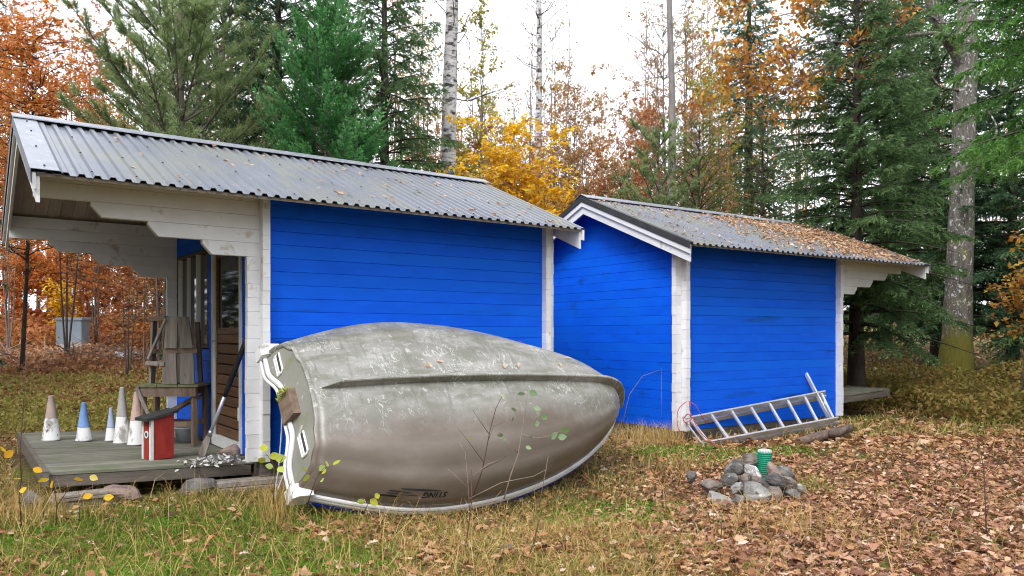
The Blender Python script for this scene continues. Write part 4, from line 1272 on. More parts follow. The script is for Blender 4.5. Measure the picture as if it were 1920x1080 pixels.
MB().lathe(prof, 28).build('ribbed_tube', M['green'], pp, False)
zt = prof[-1][1]
MB().lathe([(.050, zt), (.053, zt + .002), (.053, zt + .016), (.049, zt + .020), (.0, zt + .020)], 28).build('lid', M['cap'], pp)
lids = MB()
for q in range(16):
    a = 2 * math.pi * q / 16
    lids.box(.0, .004, -.004, .004, 0, .012)
    for i in range(8):
        x, y, z = lids.v[-8 + i]
        x += .0525
        lids.v[-8 + i] = (x * math.cos(a) - y * math.sin(a), x * math.sin(a) + y * math.cos(a), z + zt + .003)
lids.build('lid_ribs', M['conewhite'], pp)

# ------------------------------------------------------------------ utility cabinet far behind on the left
ux, uy = (137 - 960) / F * 20, 20.0
uc = empty('utility_cabinet', (ux, uy, gzf(ux, uy) - .02), R(-8), 'small grey utility cabinet standing in the rough beyond the porch', 'cabinet')
MB().prism([(-.36, .30), (.36, .30), (.36, .90), (-.36, .90)], 'y', -.16, .16).build('cabinet_body', M['box'], uc)
MB().prism([(-.385, .90), (.385, .90), (.385, .955), (.37, .975), (-.37, .975), (-.385, .955)], 'y', -.185, .185).build('lid', M['box'], uc)
MB().box(-.355, .355, -.155, .155, 0, .299).build('plinth', M['boxlow'], uc)
MB().box(-.30, -.27, -.165, -.161, .44, .47).build('lock', M['dark'], uc)
px_, py_ = (240 - 960) / F * 17.5, 17.5
sc_o = MB()
rg2 = random.Random(4)
g = [[(i * .12 - .3 + rg2.uniform(-.02, .02), j * .10 - .2 + rg2.uniform(-.02, .02), .12 + rg2.uniform(-.05, .06) + (.12 if j > 1 else 0)) for i in range(6)] for j in range(5)]
for row in g: sc_o.v += row
for j in range(4):
    for i in range(5): sc_o.f.append((j*6 + i, j*6 + i + 1, (j+1)*6 + i + 1, (j+1)*6 + i))
so = sc_o.build('plastic_sheet', M['paleplastic'], None); so.location = (px_, py_, gzf(px_, py_) + .02)
tag(so, 'crumpled pale plastic sheet in the brushwood behind the porch', 'sheet')
# ------------------------------------------------------------------ trees
def spruce(name, label, px, d, h, r, mat, seed, first=.06, dens=1.0, droop=.35, el0=8, card=(.07, .016), bark='darkbark', trunk_r=None, zmax=None, group='conifers behind the sheds',
           flat=True, whorl=.17, cat='spruce', hang=.35, dead=0.0, x=None, lean=(0, 0), az=None):
    rg = np.random.default_rng(seed)
    if x is None: x = (px - 960) / F * d
    root = empty(name, (x, d, gzf(x, d) - .03), 0, label, cat, group)
    tr = trunk_r or (.012 * h + .02)
    lim = Limbs()
    tz = np.linspace(0, 1, 9)
    wob = np.cumsum(rg.normal(0, .012, (9, 2)), 0)
    TP = np.stack([wob[:, 0] + lean[0] * tz, wob[:, 1] + lean[1] * tz, tz * h], 1)
    lim.add(TP[None], (tr * (1 - tz * .93) * np.where(tz < .05, 1.25, 1))[None], 9)
    P_, D_, T_, Ls = [], [], [], []
    nw = int(h * (1 - first) / whorl)
    for w in range(nw):
        f = first + (1 - first) * (w + rg.uniform(-.3, .3)) / nw
        f = min(max(f, first * .8), .985)
        Lw = r * (1 - f) ** .75 * (1 if f > first + .1 else .85)
        nb = int(rg.integers(4, 7))
        a0 = rg.uniform(0, 6.28)
        for b in range(nb):
            az_ = a0 + b * 6.283 / nb + rg.normal(0, .25)
            if az is not None and math.cos(az_ - az[0]) < az[1]: continue
            Lb = Lw * rg.uniform(.72, 1.12) + .10
            el = math.tan(R(el0 + 38 * f ** 2 + rg.normal(0, 5)))
            s = np.linspace(0, 1, 7)
            hd = np.array([math.cos(az_), math.sin(az_), 0])
            base = np.array([np.interp(f, tz, TP[:, 0]), np.interp(f, tz, TP[:, 1]), f * h])
            zz = Lb * (el * s - droop * s**2 * (1.15 - f) + .16 * droop * s**4)
            side = np.array([-hd[1], hd[0], 0])
            C = base + hd * (Lb * s)[:, None] + np.array([0, 0, 1]) * zz[:, None] + side * (rg.normal(0, .06) * Lb * s**2)[:, None]
            lim.add(C[None], (np.linspace(.012 * Lb + .004, .003, 7))[None], 4)
            if rg.uniform() < dead and f < .35: 
                continue
            nt = max(5, int(Lb * 19 * dens))
            st = rg.uniform(.12, 1, nt) ** .8
            sg = np.where(rg.uniform(size=nt) < .5, -1, 1)
            lt = (.10 + .36 * Lb * (1 - st) * rg.uniform(.6, 1.1, nt)) * np.clip(st * 4, .4, 1)
            ci = st * 6; i0 = np.minimum(ci.astype(int), 5); ww = (ci - i0)[:, None]
            O = C[i0] * (1 - ww) + C[i0 + 1] * ww
            tang = nrm(C[i0 + 1] - C[i0])
            td = nrm(tang * .75 + side * (sg * .75)[:, None] + np.array([0, 0, -1]) * (hang * rg.uniform(.3, 1.2, nt))[:, None] + rg.normal(0, .12, (nt, 3)))
            # needles along each twig
            m = np.maximum(3, (lt / (card[0] * .30) * dens).astype(int))
            ti = np.repeat(np.arange(nt), m)
            q = rg.uniform(0, 1, len(ti))
            pos = O[ti] + td[ti] * (lt[ti] * q)[:, None] + np.array([0, 0, -1]) * (hang * .25 * lt[ti] * q**2)[:, None]
            nd = td[ti] * .75 + rg.normal(0, .5, (len(ti), 3))
            P_.append(pos); D_.append(nd)
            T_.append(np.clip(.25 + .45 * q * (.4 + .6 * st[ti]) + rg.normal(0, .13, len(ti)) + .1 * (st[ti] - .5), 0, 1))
            Ls.append(np.full(len(ti), 1.0))
    P_ = np.concatenate(P_); D_ = np.concatenate(D_); T_ = np.concatenate(T_)
    kp = (P_[:, 2] + gzf(x, d) < CAMZ + HOR / F * d + 1.2) | (rg.uniform(size=len(P_)) < .35)
    P_, D_, T_ = P_[kp], D_[kp], T_[kp]
    n = len(P_)
    L_ = card[0] * rg.uniform(.6, 1.35, n); Wd = card[1] * rg.uniform(.7, 1.3, n)
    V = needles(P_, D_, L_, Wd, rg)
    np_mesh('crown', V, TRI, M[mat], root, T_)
    lim.build('trunk', M[bark], root)
    return root

def pine(name, label, px, d, h, r, seed, mat='pine', first=.12, dens=1.0, bark='bark', group='conifers behind the sheds', needle=.10, whorl=.42, el0=28, trunk_r=None, cat='pine', nw_=.010):
    rg = np.random.default_rng(seed)
    x = (px - 960) / F * d
    root = empty(name, (x, d, gzf(x, d) - .03), 0, label, cat, group)
    tr = trunk_r or (.011 * h)
    lim = Limbs(); tz = np.linspace(0, 1, 9)
    wob = np.cumsum(rg.normal(0, .014, (9, 2)), 0)
    TP = np.stack([wob[:, 0], wob[:, 1], tz * h], 1)
    lim.add(TP[None], (tr * (1 - tz * .85))[None], 9)
    tips, tdir, ttint = [], [], []
    nw = int(h * (1 - first) / whorl)
    for w in range(nw):
        f = first + (1 - first) * w / nw
        nb = int(rg.integers(5, 8)); a0 = rg.uniform(0, 6.28)
        for b in range(nb):
            az_ = a0 + b * 6.283 / nb + rg.normal(0, .2)
            Lb = (r * (1 - f) ** .6 + .15) * rg.uniform(.7, 1.1)
            el = math.tan(R(el0 + 18 * f + rg.normal(0, 6)))
            s = np.linspace(0, 1, 6); hd = np.array([math.cos(az_), math.sin(az_), 0])
            base = np.array([np.interp(f, tz, TP[:, 0]), np.interp(f, tz, TP[:, 1]), f * h])
            C = base + hd * (Lb * s)[:, None] + np.array([0, 0, 1]) * (Lb * (el * s + .10 * s**2))[:, None] + rg.normal(0, .015, (6, 3)) * s[:, None]
            lim.add(C[None], np.linspace(.014 * Lb + .004, .004, 6)[None], 5)
            ns = max(5, int(Lb * 13 * dens))
            st = rg.uniform(.25, 1, ns); sg = np.where(rg.uniform(size=ns) < .5, -1, 1)
            ci = st * 5; i0 = np.minimum(ci.astype(int), 4); ww = (ci - i0)[:, None]
            O = C[i0] * (1 - ww) + C[i0 + 1] * ww
            tang = nrm(C[i0 + 1] - C[i0]); side = np.array([-hd[1], hd[0], 0])
            td = nrm(tang * .8 + side * (sg * rg.uniform(.3, 1, ns))[:, None] + np.array([0, 0, .35]) + rg.normal(0, .15, (ns, 3)))
            lt = (.12 + .30 * Lb * (1 - st * .7)) * rg.uniform(.6, 1.1, ns)
            E = O + td * lt[:, None]
            lim.add(np.stack([O, (O + E) / 2 + rg.normal(0, .01, (ns, 3)), E], 1), np.tile(np.array([[.006, .0045, .003]]), (ns, 1)), 3)
            # needle tufts along the outer half of the shoot
            for q in (.35, .6, .8, 1.0):
                tips.append(O + (E - O) * q); tdir.append(td); ttint.append(np.full(ns, .3 + .4 * q))
            tips.append(C[-1:]); tdir.append(nrm(C[-1:] - C[-2:-1])); ttint.append(np.array([.75]))
    tips = np.concatenate(tips); tdir = np.concatenate(tdir); ttint = np.concatenate(ttint)
    k = max(4, int(20 * dens))
    P = np.repeat(tips, k, 0) + rg.normal(0, .012, (len(tips) * k, 3))
    D = nrm(np.repeat(tdir, k, 0) * rg.uniform(.3, 1.1, (len(P), 1)) + rg.normal(0, .62, (len(P), 3)))
    T_ = np.clip(np.repeat(ttint, k) + rg.normal(0, .18, len(P)), 0, 1)
    V = needles(P, D, needle * rg.uniform(.6, 1.2, len(P)), nw_, rg)
    np_mesh('crown', V, TRI, M[mat], root, T_)
    lim.build('trunk', M[bark], root)
    return root

def cypress(name, label, px, d, h, r, seed):
    """upright plumes of flat feathery sprays"""
    rg = np.random.default_rng(seed)
    x = (px - 960) / F * d
    root = empty(name, (x, d, gzf(x, d) - .03), 0, label, 'cypress', 'conifers behind the sheds')
    lim = Limbs(); tz = np.linspace(0, 1, 6)
    lim.add(np.stack([0 * tz, 0 * tz, tz * h], 1)[None], (.09 * (1 - .9 * tz))[None], 8)
    P_, D_, N_, T_, L_ = [], [], [], [], []
    nb = 400
    for b in range(nb):
        f = rg.uniform(.02, .97)
        az_ = rg.uniform(0, 6.283)
        env = r * (1 - f) ** .55 * (.75 + .25 * min(1, f * 5)) + .12
        inner = rg.uniform() < .22
        Lb = env * (rg.uniform(.45, .75) if inner else rg.uniform(.85, 1.15))
        s = np.linspace(0, 1, 8); hd = np.array([math.cos(az_), math.sin(az_), 0]); side = np.array([-hd[1], hd[0], 0])
        el = math.tan(R(rg.normal(36, 8) + 18 * f))
        C = np.array([0, 0, f * h * .93]) + hd * (Lb * s)[:, None] + np.array([0, 0, 1]) * (Lb * (el * (s * .6 + .4 * s**2)) * .8)[:, None]
        C = C + side * (rg.normal(0, .10) * Lb * s**2)[:, None]
        lim.add(C[None], np.linspace(.010, .003, 8)[None], 3)
        tw = rg.normal(0, .4)              # the spray's own plane, turned about its axis
        ax = nrm(C[-1] - C[2]); up = nrm(np.cross(side, ax)); pl = side * math.cos(tw) + up * math.sin(tw); pn = np.cross(ax, pl)
        nt = max(12, int(Lb * 46))
        st = np.sort(rg.uniform(.25, 1, nt)); sg = np.where(np.arange(nt) % 2 == 0, -1, 1)
        ci = st * 7; i0 = np.minimum(ci.astype(int), 6); ww = (ci - i0)[:, None]
        O = C[i0] * (1 - ww) + C[i0 + 1] * ww
        tang = nrm(C[i0 + 1] - C[i0])
        lt = (.05 + .34 * np.minimum(Lb, .9) * (1 - st) ** .8 * np.clip((st - .18) * 4, .3, 1)) * rg.uniform(.8, 1.15, nt)
        td = nrm(tang * .8 + pl * (sg * .75)[:, None] + pn * rg.normal(.06, .08, nt)[:, None])
        m = np.maximum(3, (lt / .022).astype(int)); ti = np.repeat(np.arange(nt), m)
        q = rg.uniform(0, 1, len(ti)); s2 = np.where(rg.uniform(size=len(ti)) < .5, -1, 1)
        pd = nrm(np.cross(td, pn))
        pos = O[ti] + td[ti] * (lt[ti] * q)[:, None]
        nd = td[ti] * .8 + pd[ti] * (s2 * .6 * (1 - .5 * q))[:, None] + rg.normal(0, .08, (len(ti), 3))
        P_.append(pos); D_.append(nd); N_.append(np.tile(pn, (len(ti), 1)) + rg.normal(0, .25, (len(ti), 3)))
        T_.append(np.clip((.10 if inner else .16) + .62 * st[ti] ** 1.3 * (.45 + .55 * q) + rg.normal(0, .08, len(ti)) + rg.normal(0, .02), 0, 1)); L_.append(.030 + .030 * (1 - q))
    P_ = np.concatenate(P_); D_ = np.concatenate(D_); N_ = np.concatenate(N_); T_ = np.concatenate(T_); L_ = np.concatenate(L_)
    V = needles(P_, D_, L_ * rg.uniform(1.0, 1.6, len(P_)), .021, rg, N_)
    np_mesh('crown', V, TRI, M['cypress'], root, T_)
    lim.build('trunk', M['bark'], root)

def broadleaf(name, label, px, d, h, spread, seed, mat, nleaf, leaf=(.07, .045), nstem=4, nbr=46, ntw=260, bark='greybark', cat='tree', group='autumn trees behind the sheds',
              stem_r=.03, lo=.25, x=None, stemspread=.35, tiers=False, tint=(.5, .25), lean=(0, 0), leafgate=0.0, up=.55, hgate=(0, 9)):
    rg = np.random.default_rng(seed)
    if x is None: x = (px - 960) / F * d
    root = empty(name, (x, d, gzf(x, d) - .03), 0, label, cat, group)
    lim = Limbs()
    s = np.linspace(0, 1, 8)
    hs_ = h * rg.uniform(.72, 1.0, nstem); hs_[0] = h
    az_ = rg.uniform(0, 6.28, nstem); out_ = spread * stemspread * rg.uniform(.2, 1, nstem); out_[0] *= .3
    S = np.zeros((nstem, 8, 3))
    S[:, :, 0] = np.cos(az_)[:, None] * out_[:, None] * s[None] ** .8 + lean[0] * s
    S[:, :, 1] = np.sin(az_)[:, None] * out_[:, None] * s[None] ** .8 + lean[1] * s
    S[:, :, 2] = hs_[:, None] * s[None]
    S[:, :, :2] += np.cumsum(rg.normal(0, .010 * h / 4, (nstem, 8, 2)), 1) * (s > 0)[None, :, None]
    lim.add(S, stem_r * (1 - .88 * s)[None] * rg.uniform(.7, 1, (nstem, 1)), 7)
    def kids(PL, n, t0, t1, ln, K, upf, rad, sides):
        idx = rg.integers(0, len(PL), n); t = rg.uniform(t0, t1, n)
        O = interp(PL, idx, t)
        a = rg.uniform(0, 6.283, n)
        D = np.stack([np.cos(a), np.sin(a), np.full(n, upf) + rg.normal(0, .2, n)], 1)
        D = nrm(D); Lk = ln * rg.uniform(.5, 1.1, n) * (1.15 - .6 * t)
        q = np.linspace(0, 1, K)
        PLn = O[:, None] + D[:, None] * (Lk[:, None] * q[None])[..., None]
        PLn = PLn + np.cumsum(rg.normal(0, .035, (n, K, 3)), 1) * Lk[:, None, None] * (q > 0)[None, :, None]
        PLn[:, :, 2] += (Lk[:, None] * q[None] ** 2) * (.0 if tiers else .12)
        lim.add(PLn, rad * (1 - .8 * q)[None] * np.ones((n, 1)), sides)
        return PLn
    B = kids(S, nbr, lo, .97, spread, 6, up * (.3 if tiers else 1), stem_r * .28, 4)
    Tw = kids(B, ntw, .25, 1, spread * .38, 4, .25 if tiers else .4, max(.0035, stem_r * .10), 3)
    # a few twigs straight off the upper stems
    T2 = kids(S, ntw // 4, max(lo, .45), 1, spread * .45, 4, .9, max(.0035, stem_r * .10), 3)
    AL = np.concatenate([Tw, T2])
    if nleaf:
        w = rg.uniform(size=len(AL)) ** (1.5 if leafgate else .5)
        zc = AL[:, -1, 2] / h
        w = w * np.clip(1 - leafgate * 1.0 * (rg.uniform(size=len(AL)) < leafgate), 0, 1) * ((zc > hgate[0]) & (zc < hgate[1])) + 1e-9
        idx = rg.choice(len(AL), nleaf, p=w / w.sum())
        t = rg.uniform(.15, 1.0, nleaf)
        P = interp(AL, idx, t) + rg.normal(0, leaf[0] * .30, (nleaf, 3))
        D = rg.normal(size=(nleaf, 3)) + np.array([0, 0, -.35])
        N = np.array([0, 0, 1.2 if tiers else .5]) + rg.normal(0, .6, (nleaf, 3))
        V = cards(P, D * np.array([1, 1, .5 if tiers else .9]), leaf[0] * rg.uniform(.6, 1.25, nleaf), leaf[1] * rg.uniform(.7, 1.2, nleaf), rg, .18, N)
        ti = np.clip(rg.normal(tint[0], tint[1], nleaf) + (rg.uniform(-.15, .15, len(AL)))[idx], 0, 1)
        np_mesh('crown', V, FOLD, M[mat], root, ti)
    lim.build('trunk', M[bark], root)
    return root

def birch(label, px, d, w_px, h, seed, lean=0.0, branch=True, mat='birch'):
    rg = np.random.default_rng(seed)
    x = (px - 960) / F * d
    root = empty('birch_tree', (x, d, gzf(x, d) - .03), 0, label, 'birch', 'birches behind the sheds')
    r = w_px / F * d / 2
    s = np.linspace(0, 1, 14)
    C = np.stack([lean * s * h + .05 * np.sin(s * 7 + seed), .05 * np.cos(s * 5), s * h], 1)
    lim = Limbs(); lim.add(C[None], (r * (1.12 - .62 * s + .25 * np.exp(-s * 25)) * (1 + .03 * np.sin(s * 60)))[None], 14)
    lim.build('trunk', M[mat], root)
    if branch:
        lb = Limbs()
        n = 26; idx = np.zeros(n, int); t = rg.uniform(.5, 1, n); O = interp(C[None], idx, t)
        a = rg.uniform(0, 6.283, n); Lk = rg.uniform(.5, 1.6, n); q = np.linspace(0, 1, 6)
        D = nrm(np.stack([np.cos(a), np.sin(a), rg.uniform(.2, .9, n)], 1))
        PL = O[:, None] + D[:, None] * (Lk[:, None] * q)[..., None] + np.cumsum(rg.normal(0, .05, (n, 6, 3)), 1) * (q > 0)[None, :, None]
        lb.add(PL, .014 * (1 - .8 * q)[None] * np.ones((n, 1)), 4)
        n2 = 110; i2 = rg.integers(0, n, n2); O = interp(PL, i2, rg.uniform(.3, 1, n2)); q = np.linspace(0, 1, 4)
        D = nrm(rg.normal(size=(n2, 3)) + np.array([0, 0, .3])); PL2 = O[:, None] + D[:, None] * (rg.uniform(.2, .6, n2)[:, None] * q)[..., None]
        lb.add(PL2, .005 * (1 - .6 * q)[None] * np.ones((n2, 1)), 3)
        lb.build('branches', M['darkbark'], root)
        n3 = 260; P = interp(PL2, rg.integers(0, n2, n3), rg.uniform(0, 1, n3))
        np_mesh('leaves', cards(P, rg.normal(size=(n3, 3)), .05, .035, rg), FOLD, M['yellowgreen'], root, rg.uniform(0, 1, n3))
    return root

# --- conifers behind the left shed
pine('pine_tree', 'tall young pine with open whorls of branches behind the left porch', 337, 12.6, 8.2, 2.35, 1, dens=1.0, trunk_r=.095, needle=.12, first=.30, nw_=.008, whorl=.5)
spruce('spruce_tree', 'dark spruce partly hidden behind the bright cypress, left of it', 520, 15.5, 11, 2.5, 'sprucedark', 2, first=.1, dens=1.1, card=(.10, .024), droop=.4)
spruce('spruce_tree', 'drooping dark green spruce to the right of the cypress', 722, 13.6, 9.5, 1.95, 'spruce', 3, first=.1, dens=1.35, card=(.075, .018), droop=.55, hang=.75)
cypress('cypress_tree', 'bright green feathery cypress just behind the left shed roof', 612, 12.0, 6.7, 1.45, 4)
# --- right-hand conifers
spruce('spruce_tree', 'big mid-green spruce behind the right shed with bare dark lower trunk', 1606, 13.4, 9.6, 2.25, 'spruce', 5, first=.13, dens=1.5, card=(.07, .017), droop=.42, dead=.35, trunk_r=.14, hang=.5)
spruce('spruce_tree', 'narrow dark spruce far back, seen above the right shed ridge', 1405, 24, 15, 1.9, 'sprucedark', 6, first=.30, dens=.9, card=(.15, .035), droop=.6, hang=.8)
spruce('spruce_tree', 'half dead spruce with bare brown twigs above the right shed', 1430, 16.5, 6.0, 1.7, 'spruceolive', 7, first=.08, dens=.8, card=(.09, .02), dead=.8, droop=.3)
spruce('spruce_tree', 'dark spruce standing behind the mossy oak trunk', 1760, 17.5, 11, 2.5, 'spruce', 8, first=.10, dens=1.1, card=(.10, .024), droop=.45)
spruce('spruce_tree', 'dense spruce at the right edge behind the oak', 1900, 15.6, 9, 2.3, 'sprucedark', 9, first=.10, dens=1.25, card=(.085, .021), droop=.4)
spruce('spruce_tree', 'spruce in the gap between the big spruce and the right edge, far back', 1660, 21, 13, 2.8, 'sprucedark', 19, first=.08, dens=.8, card=(.14, .032), droop=.4)
pine('pine_tree', 'pale young pine peeping over the middle of the right shed ridge', 1238, 14.2, 5.0, 1.25, 10, mat='pine', dens=.8, needle=.08, whorl=.4)
spruce('spruce_tree', 'small light green spruce over the left end of the right shed ridge', 1305, 14.6, 5.1, 1.6, 'spruceolive', 11, first=.1, dens=.9, card=(.07, .016), droop=.2, el0=18)
spruce('spruce_tree', 'little green spruce just right of the yellow bush', 1165, 15.0, 4.2, 1.1, 'spruce', 12, first=.1, dens=.9, card=(.07, .016), droop=.2, el0=20)
spruce('spruce_tree', 'near spruce whose bright boughs hang in from the right edge', 0, 8.3, 8.6, 3.0, 'sprucebright', 13, first=.41, dens=1.7, card=(.055, .013), droop=.62, hang=.85, x=6.5, az=(math.pi * 1.05, .05), whorl=.14)

pine('pine_tree', 'second pine behind, its crown showing left of the tall young pine top', 372, 17.0, 10, 2.5, 14, dens=.55, needle=.13, nw_=.011, first=.25, whorl=.5)
pine('pine_tree', 'pine standing right behind the tall young pine', 420, 15.0, 9.0, 2.2, 15, dens=.55, needle=.13, nw_=.011, first=.25, whorl=.5)
# --- birches and bare trees
birch('thick pale birch trunk right of the spruces behind the left shed', 846, 15.0, 33, 11, 21)
birch('slender birch trunk rising in the gap between the two shed roofs', 1010, 21.0, 15, 13, 22, -.004)
birch('grey bare tree with twisting branches left of the right shed peak', 1254, 17.5, 17, 10, 23, .004, False, 'greybark')
broadleaf('bare_tree', 'leafless grey tree whose side branches show against the white sky', 1258, 17.8, 8.6, 2.1, 24, 'brownleaf', 500, nstem=1, nbr=34, ntw=240, stem_r=.06, lo=.35, bark='greybark')
broadleaf('aspen_tree', 'yellow green aspen with sparse leaves beside the thick birch', 893, 17.0, 9.0, .9, 25, 'yellowgreen', 2600, (.07, .055), nstem=2, nbr=60, ntw=300, stem_r=.035, lo=.40)

# --- orange and brown saplings
broadleaf('beech_tree', 'orange leaved tree at the far left edge above the porch', 40, 15.0, 7.2, 2.4, 31, 'orange', 11500, (.08, .052), tint=(.66, .22), nstem=1, nbr=80, ntw=460, stem_r=.05, lo=.3, tiers=True, bark='darkbark')
broadleaf('beech_tree', 'orange leaved tree left of the young pine', 125, 17.0, 7.0, 1.9, 32, 'orange', 7500, (.075, .05), nstem=3, nbr=80, ntw=420, stem_r=.03, lo=.3, tiers=True, bark='bark')
broadleaf('beech_tree', 'tall thinning orange tree at the top left corner', -10, 21.0, 10.5, 2.6, 33, 'russet', 8000, (.085, .055), nstem=3, nbr=90, ntw=440, stem_r=.05, lo=.3, bark='darkbark')
broadleaf('beech_sapling', 'rusty beech sapling behind the lower branches of the pine', 300, 15.5, 4.8, 1.7, 34, 'orange', 3200, (.075, .05), nstem=4, nbr=60, ntw=300, tiers=True)
broadleaf('yellow_bush', 'bright yellow leaved bush between the two shed roofs', 935, 13.4, 4.75, 1.7, 35, 'yellow', 13000, (.085, .06), nstem=8, nbr=130, ntw=620, stem_r=.022, lo=.3, tiers=True, tint=(.6, .25), cat='bush')
broadleaf('yellow_bush', 'low yellow bush left of the right shed peak', 1035, 13.0, 3.7, .9, 36, 'yellow', 5000, (.08, .055), nstem=5, nbr=60, ntw=240, stem_r=.018, lo=.3, tiers=True, tint=(.5, .25), cat='bush')
_sp = [(878, 17.5, 5.6, 1.1, 'russet', 1900, 'rust brown sapling at the foot of the aspen'),
       (915, 19.5, 6.6, 1.0, 'brownleaf', 1100, 'thin brown sapling between the aspen and the orange one'),
       (962, 18.0, 6.3, 1.0, 'russet', 900, 'thin orange sapling left of the slender birch'),
       (985, 16.6, 5.1, 1.2, 'brownleaf', 1900, 'bushy brown sapling below the slender birch'),
       (1045, 19.0, 7.2, 1.2, 'brownleaf', 2100, 'tall tan sapling touching the slender birch on its right'),
       (1078, 17.2, 6.6, 1.2, 'brownleaf', 2500, 'dense tan sapling right of the slender birch'),
       (1102, 20.0, 7.3, 1.0, 'brownleaf', 900, 'thin upright sapling in the open sky gap'),
       (1140, 18.0, 5.2, 1.3, 'russet', 2400, 'russet sapling in the middle of the brown thicket'),
       (1168, 16.6, 4.9, 1.1, 'brownleaf', 2000, 'brown sapling in front of the bare grey tree'),
       (1190, 19.0, 6.6, 1.3, 'russet', 5000, 'orange brown sapling left of the bare grey tree'),
       (1222, 18.2, 6.3, 1.2, 'russet', 2200, 'rusty sapling beside the bare grey trunk'),
       (1290, 18.6, 7.2, 1.3, 'brownleaf', 2300, 'olive brown sapling right of the bare grey trunk'),
       (1325, 20.0, 8.2, 1.4, 'yellowgreen', 1700, 'tall thin yellowish sapling left of the far dark spruce'),
       (1365, 19.0, 6.6, 1.4, 'brownleaf', 1800, 'brown sapling below the far dark spruce'),
       (790, 16.8, 6.2, 1.1, 'brownleaf', 1600, 'orange tinged sapling between the spruce and the thick birch'),
       (1005, 22.5, 7.2, 1.6, 'russet', 2200, 'pale rust sapling far behind the slender birch'),
       (1120, 23.0, 7.6, 1.8, 'brownleaf', 2400, 'broad tan sapling far behind the thicket'),
       (925, 21.5, 8.2, 1.3, 'yellowgreen', 1500, 'yellowish sapling far behind the aspen'),
       (1062, 21.5, 8.4, 1.3, 'brownleaf', 1700, 'tallest tan sapling in the sky gap right of the slender birch'),
       (1185, 22.0, 8.6, 1.5, 'brownleaf', 1700, 'wispy sapling far back left of the bare grey tree'),
       (1300, 23.0, 10.5, 1.7, 'brownleaf', 2600, 'high brown sapling whose twigs fill the sky left of the far spruce'),
       (1345, 21.5, 10.0, 1.6, 'yellowgreen', 2000, 'high olive sapling touching the far dark spruce'),
       (15, 19.0, 9.5, 1.9, 'orange', 4500, 'tall orange sapling in the upper left corner'),
       (180, 20.5, 10.0, 1.9, 'russet', 3500, 'tall russet sapling behind the second pine'),
       (470, 19.0, 9.5, 1.6, 'yellowgreen', 2500, 'yellow green sapling behind the pines, left of the cypress')]
for i, (px, d, h, sp_, mt, nl, lb) in enumerate(_sp):
    broadleaf('sapling', lb, px, d, h, sp_, 50 + i, mt, int(nl * 2.2), (.07, .046), nstem=5, nbr=50, ntw=230, stem_r=.022, lo=.2, bark='bark' if i % 2 else 'greybark', group='autumn saplings between the sheds', cat='sapling', up=.9)
for i, (px, d, h, lb) in enumerate(((905, 24, 11.5, 'leafless thin tree between the thick birch and the slender birch'), (985, 25, 11, 'leafless thin tree just left of the slender birch'), (1040, 24, 10.5, 'leafless thin tree just right of the slender birch'),
                                    (1215, 24, 11.5, 'leafless thin tree left of the bare grey trunk'), (1285, 25, 12.5, 'leafless thin tree right of the bare grey trunk'), (1330, 24.5, 12.5, 'leafless thin tree nearest the far dark spruce'), (800, 24, 12, 'leafless thin tree left of the thick birch'))):
    broadleaf('bare_sapling', lb, px, d, h, 1.5, 130 + i, 'brownleaf' if i % 2 else 'yellowgreen', 1500 if px > 1200 or px < 850 else 350, (.09, .06), nstem=4, nbr=70, ntw=330, stem_r=.045, lo=.3, bark='greybark' if i % 2 else 'bark', group='leafless trees between the sheds', cat='tree', up=1.3)
# beyond the porch on the left
_sl = [(35, 23, 3.3, 1.7, 'orange', 7000, 'orange bush at the far left seen under the porch roof'),
       (105, 24.5, 3.0, 1.6, 'orange', 7000, 'orange bush directly behind the utility cabinet'),
       (175, 23, 3.0, 1.6, 'russet', 5500, 'rusty bush right of the utility cabinet'),
       (250, 22, 3.2, 1.5, 'russet', 5000, 'brown bush behind the stacked stools'),
       (118, 21.5, 2.0, .7, 'yellow', 900, 'small yellow bush above the utility cabinet'),
       (300, 19, 2.5, 1.2, 'brownleaf', 1500, 'dull brown bush at the rear corner of the porch')]
for i, (px, d, h, sp_, mt, nl, lb) in enumerate(_sl):
    broadleaf('bush', lb, px, d, h, sp_, 90 + i, mt, nl, (.11, .08), nstem=6, nbr=60, ntw=280, stem_r=.014, lo=.12, tiers=True, bark='darkbark', group='autumn bushes beyond the porch', cat='bush')
broadleaf('bare_sapling', 'leafless forked sapling in the brushwood left of the stools', 238, 14.5, 2.3, .9, 101, 'brownleaf', 0, nstem=3, nbr=14, ntw=40, stem_r=.02, lo=.2, bark='bark', group='autumn bushes beyond the porch', cat='sapling')
broadleaf('bare_sapling', 'straight thin pale sapling stem close to the porch wall', 270, 15.5, 3.2, .5, 102, 'brownleaf', 0, nstem=2, nbr=8, ntw=20, stem_r=.022, lo=.4, bark='twig', group='autumn bushes beyond the porch', cat='sapling')
broadleaf('orange_sapling', 'leafy orange sapling at the right edge beside the oak', 1915, 11.2, 2.9, .75, 103, 'oakleaf', 800, (.085, .06), nstem=3, nbr=40, ntw=120, stem_r=.015, lo=.55, tiers=True, tint=(.65, .2), bark='bark', cat='sapling')

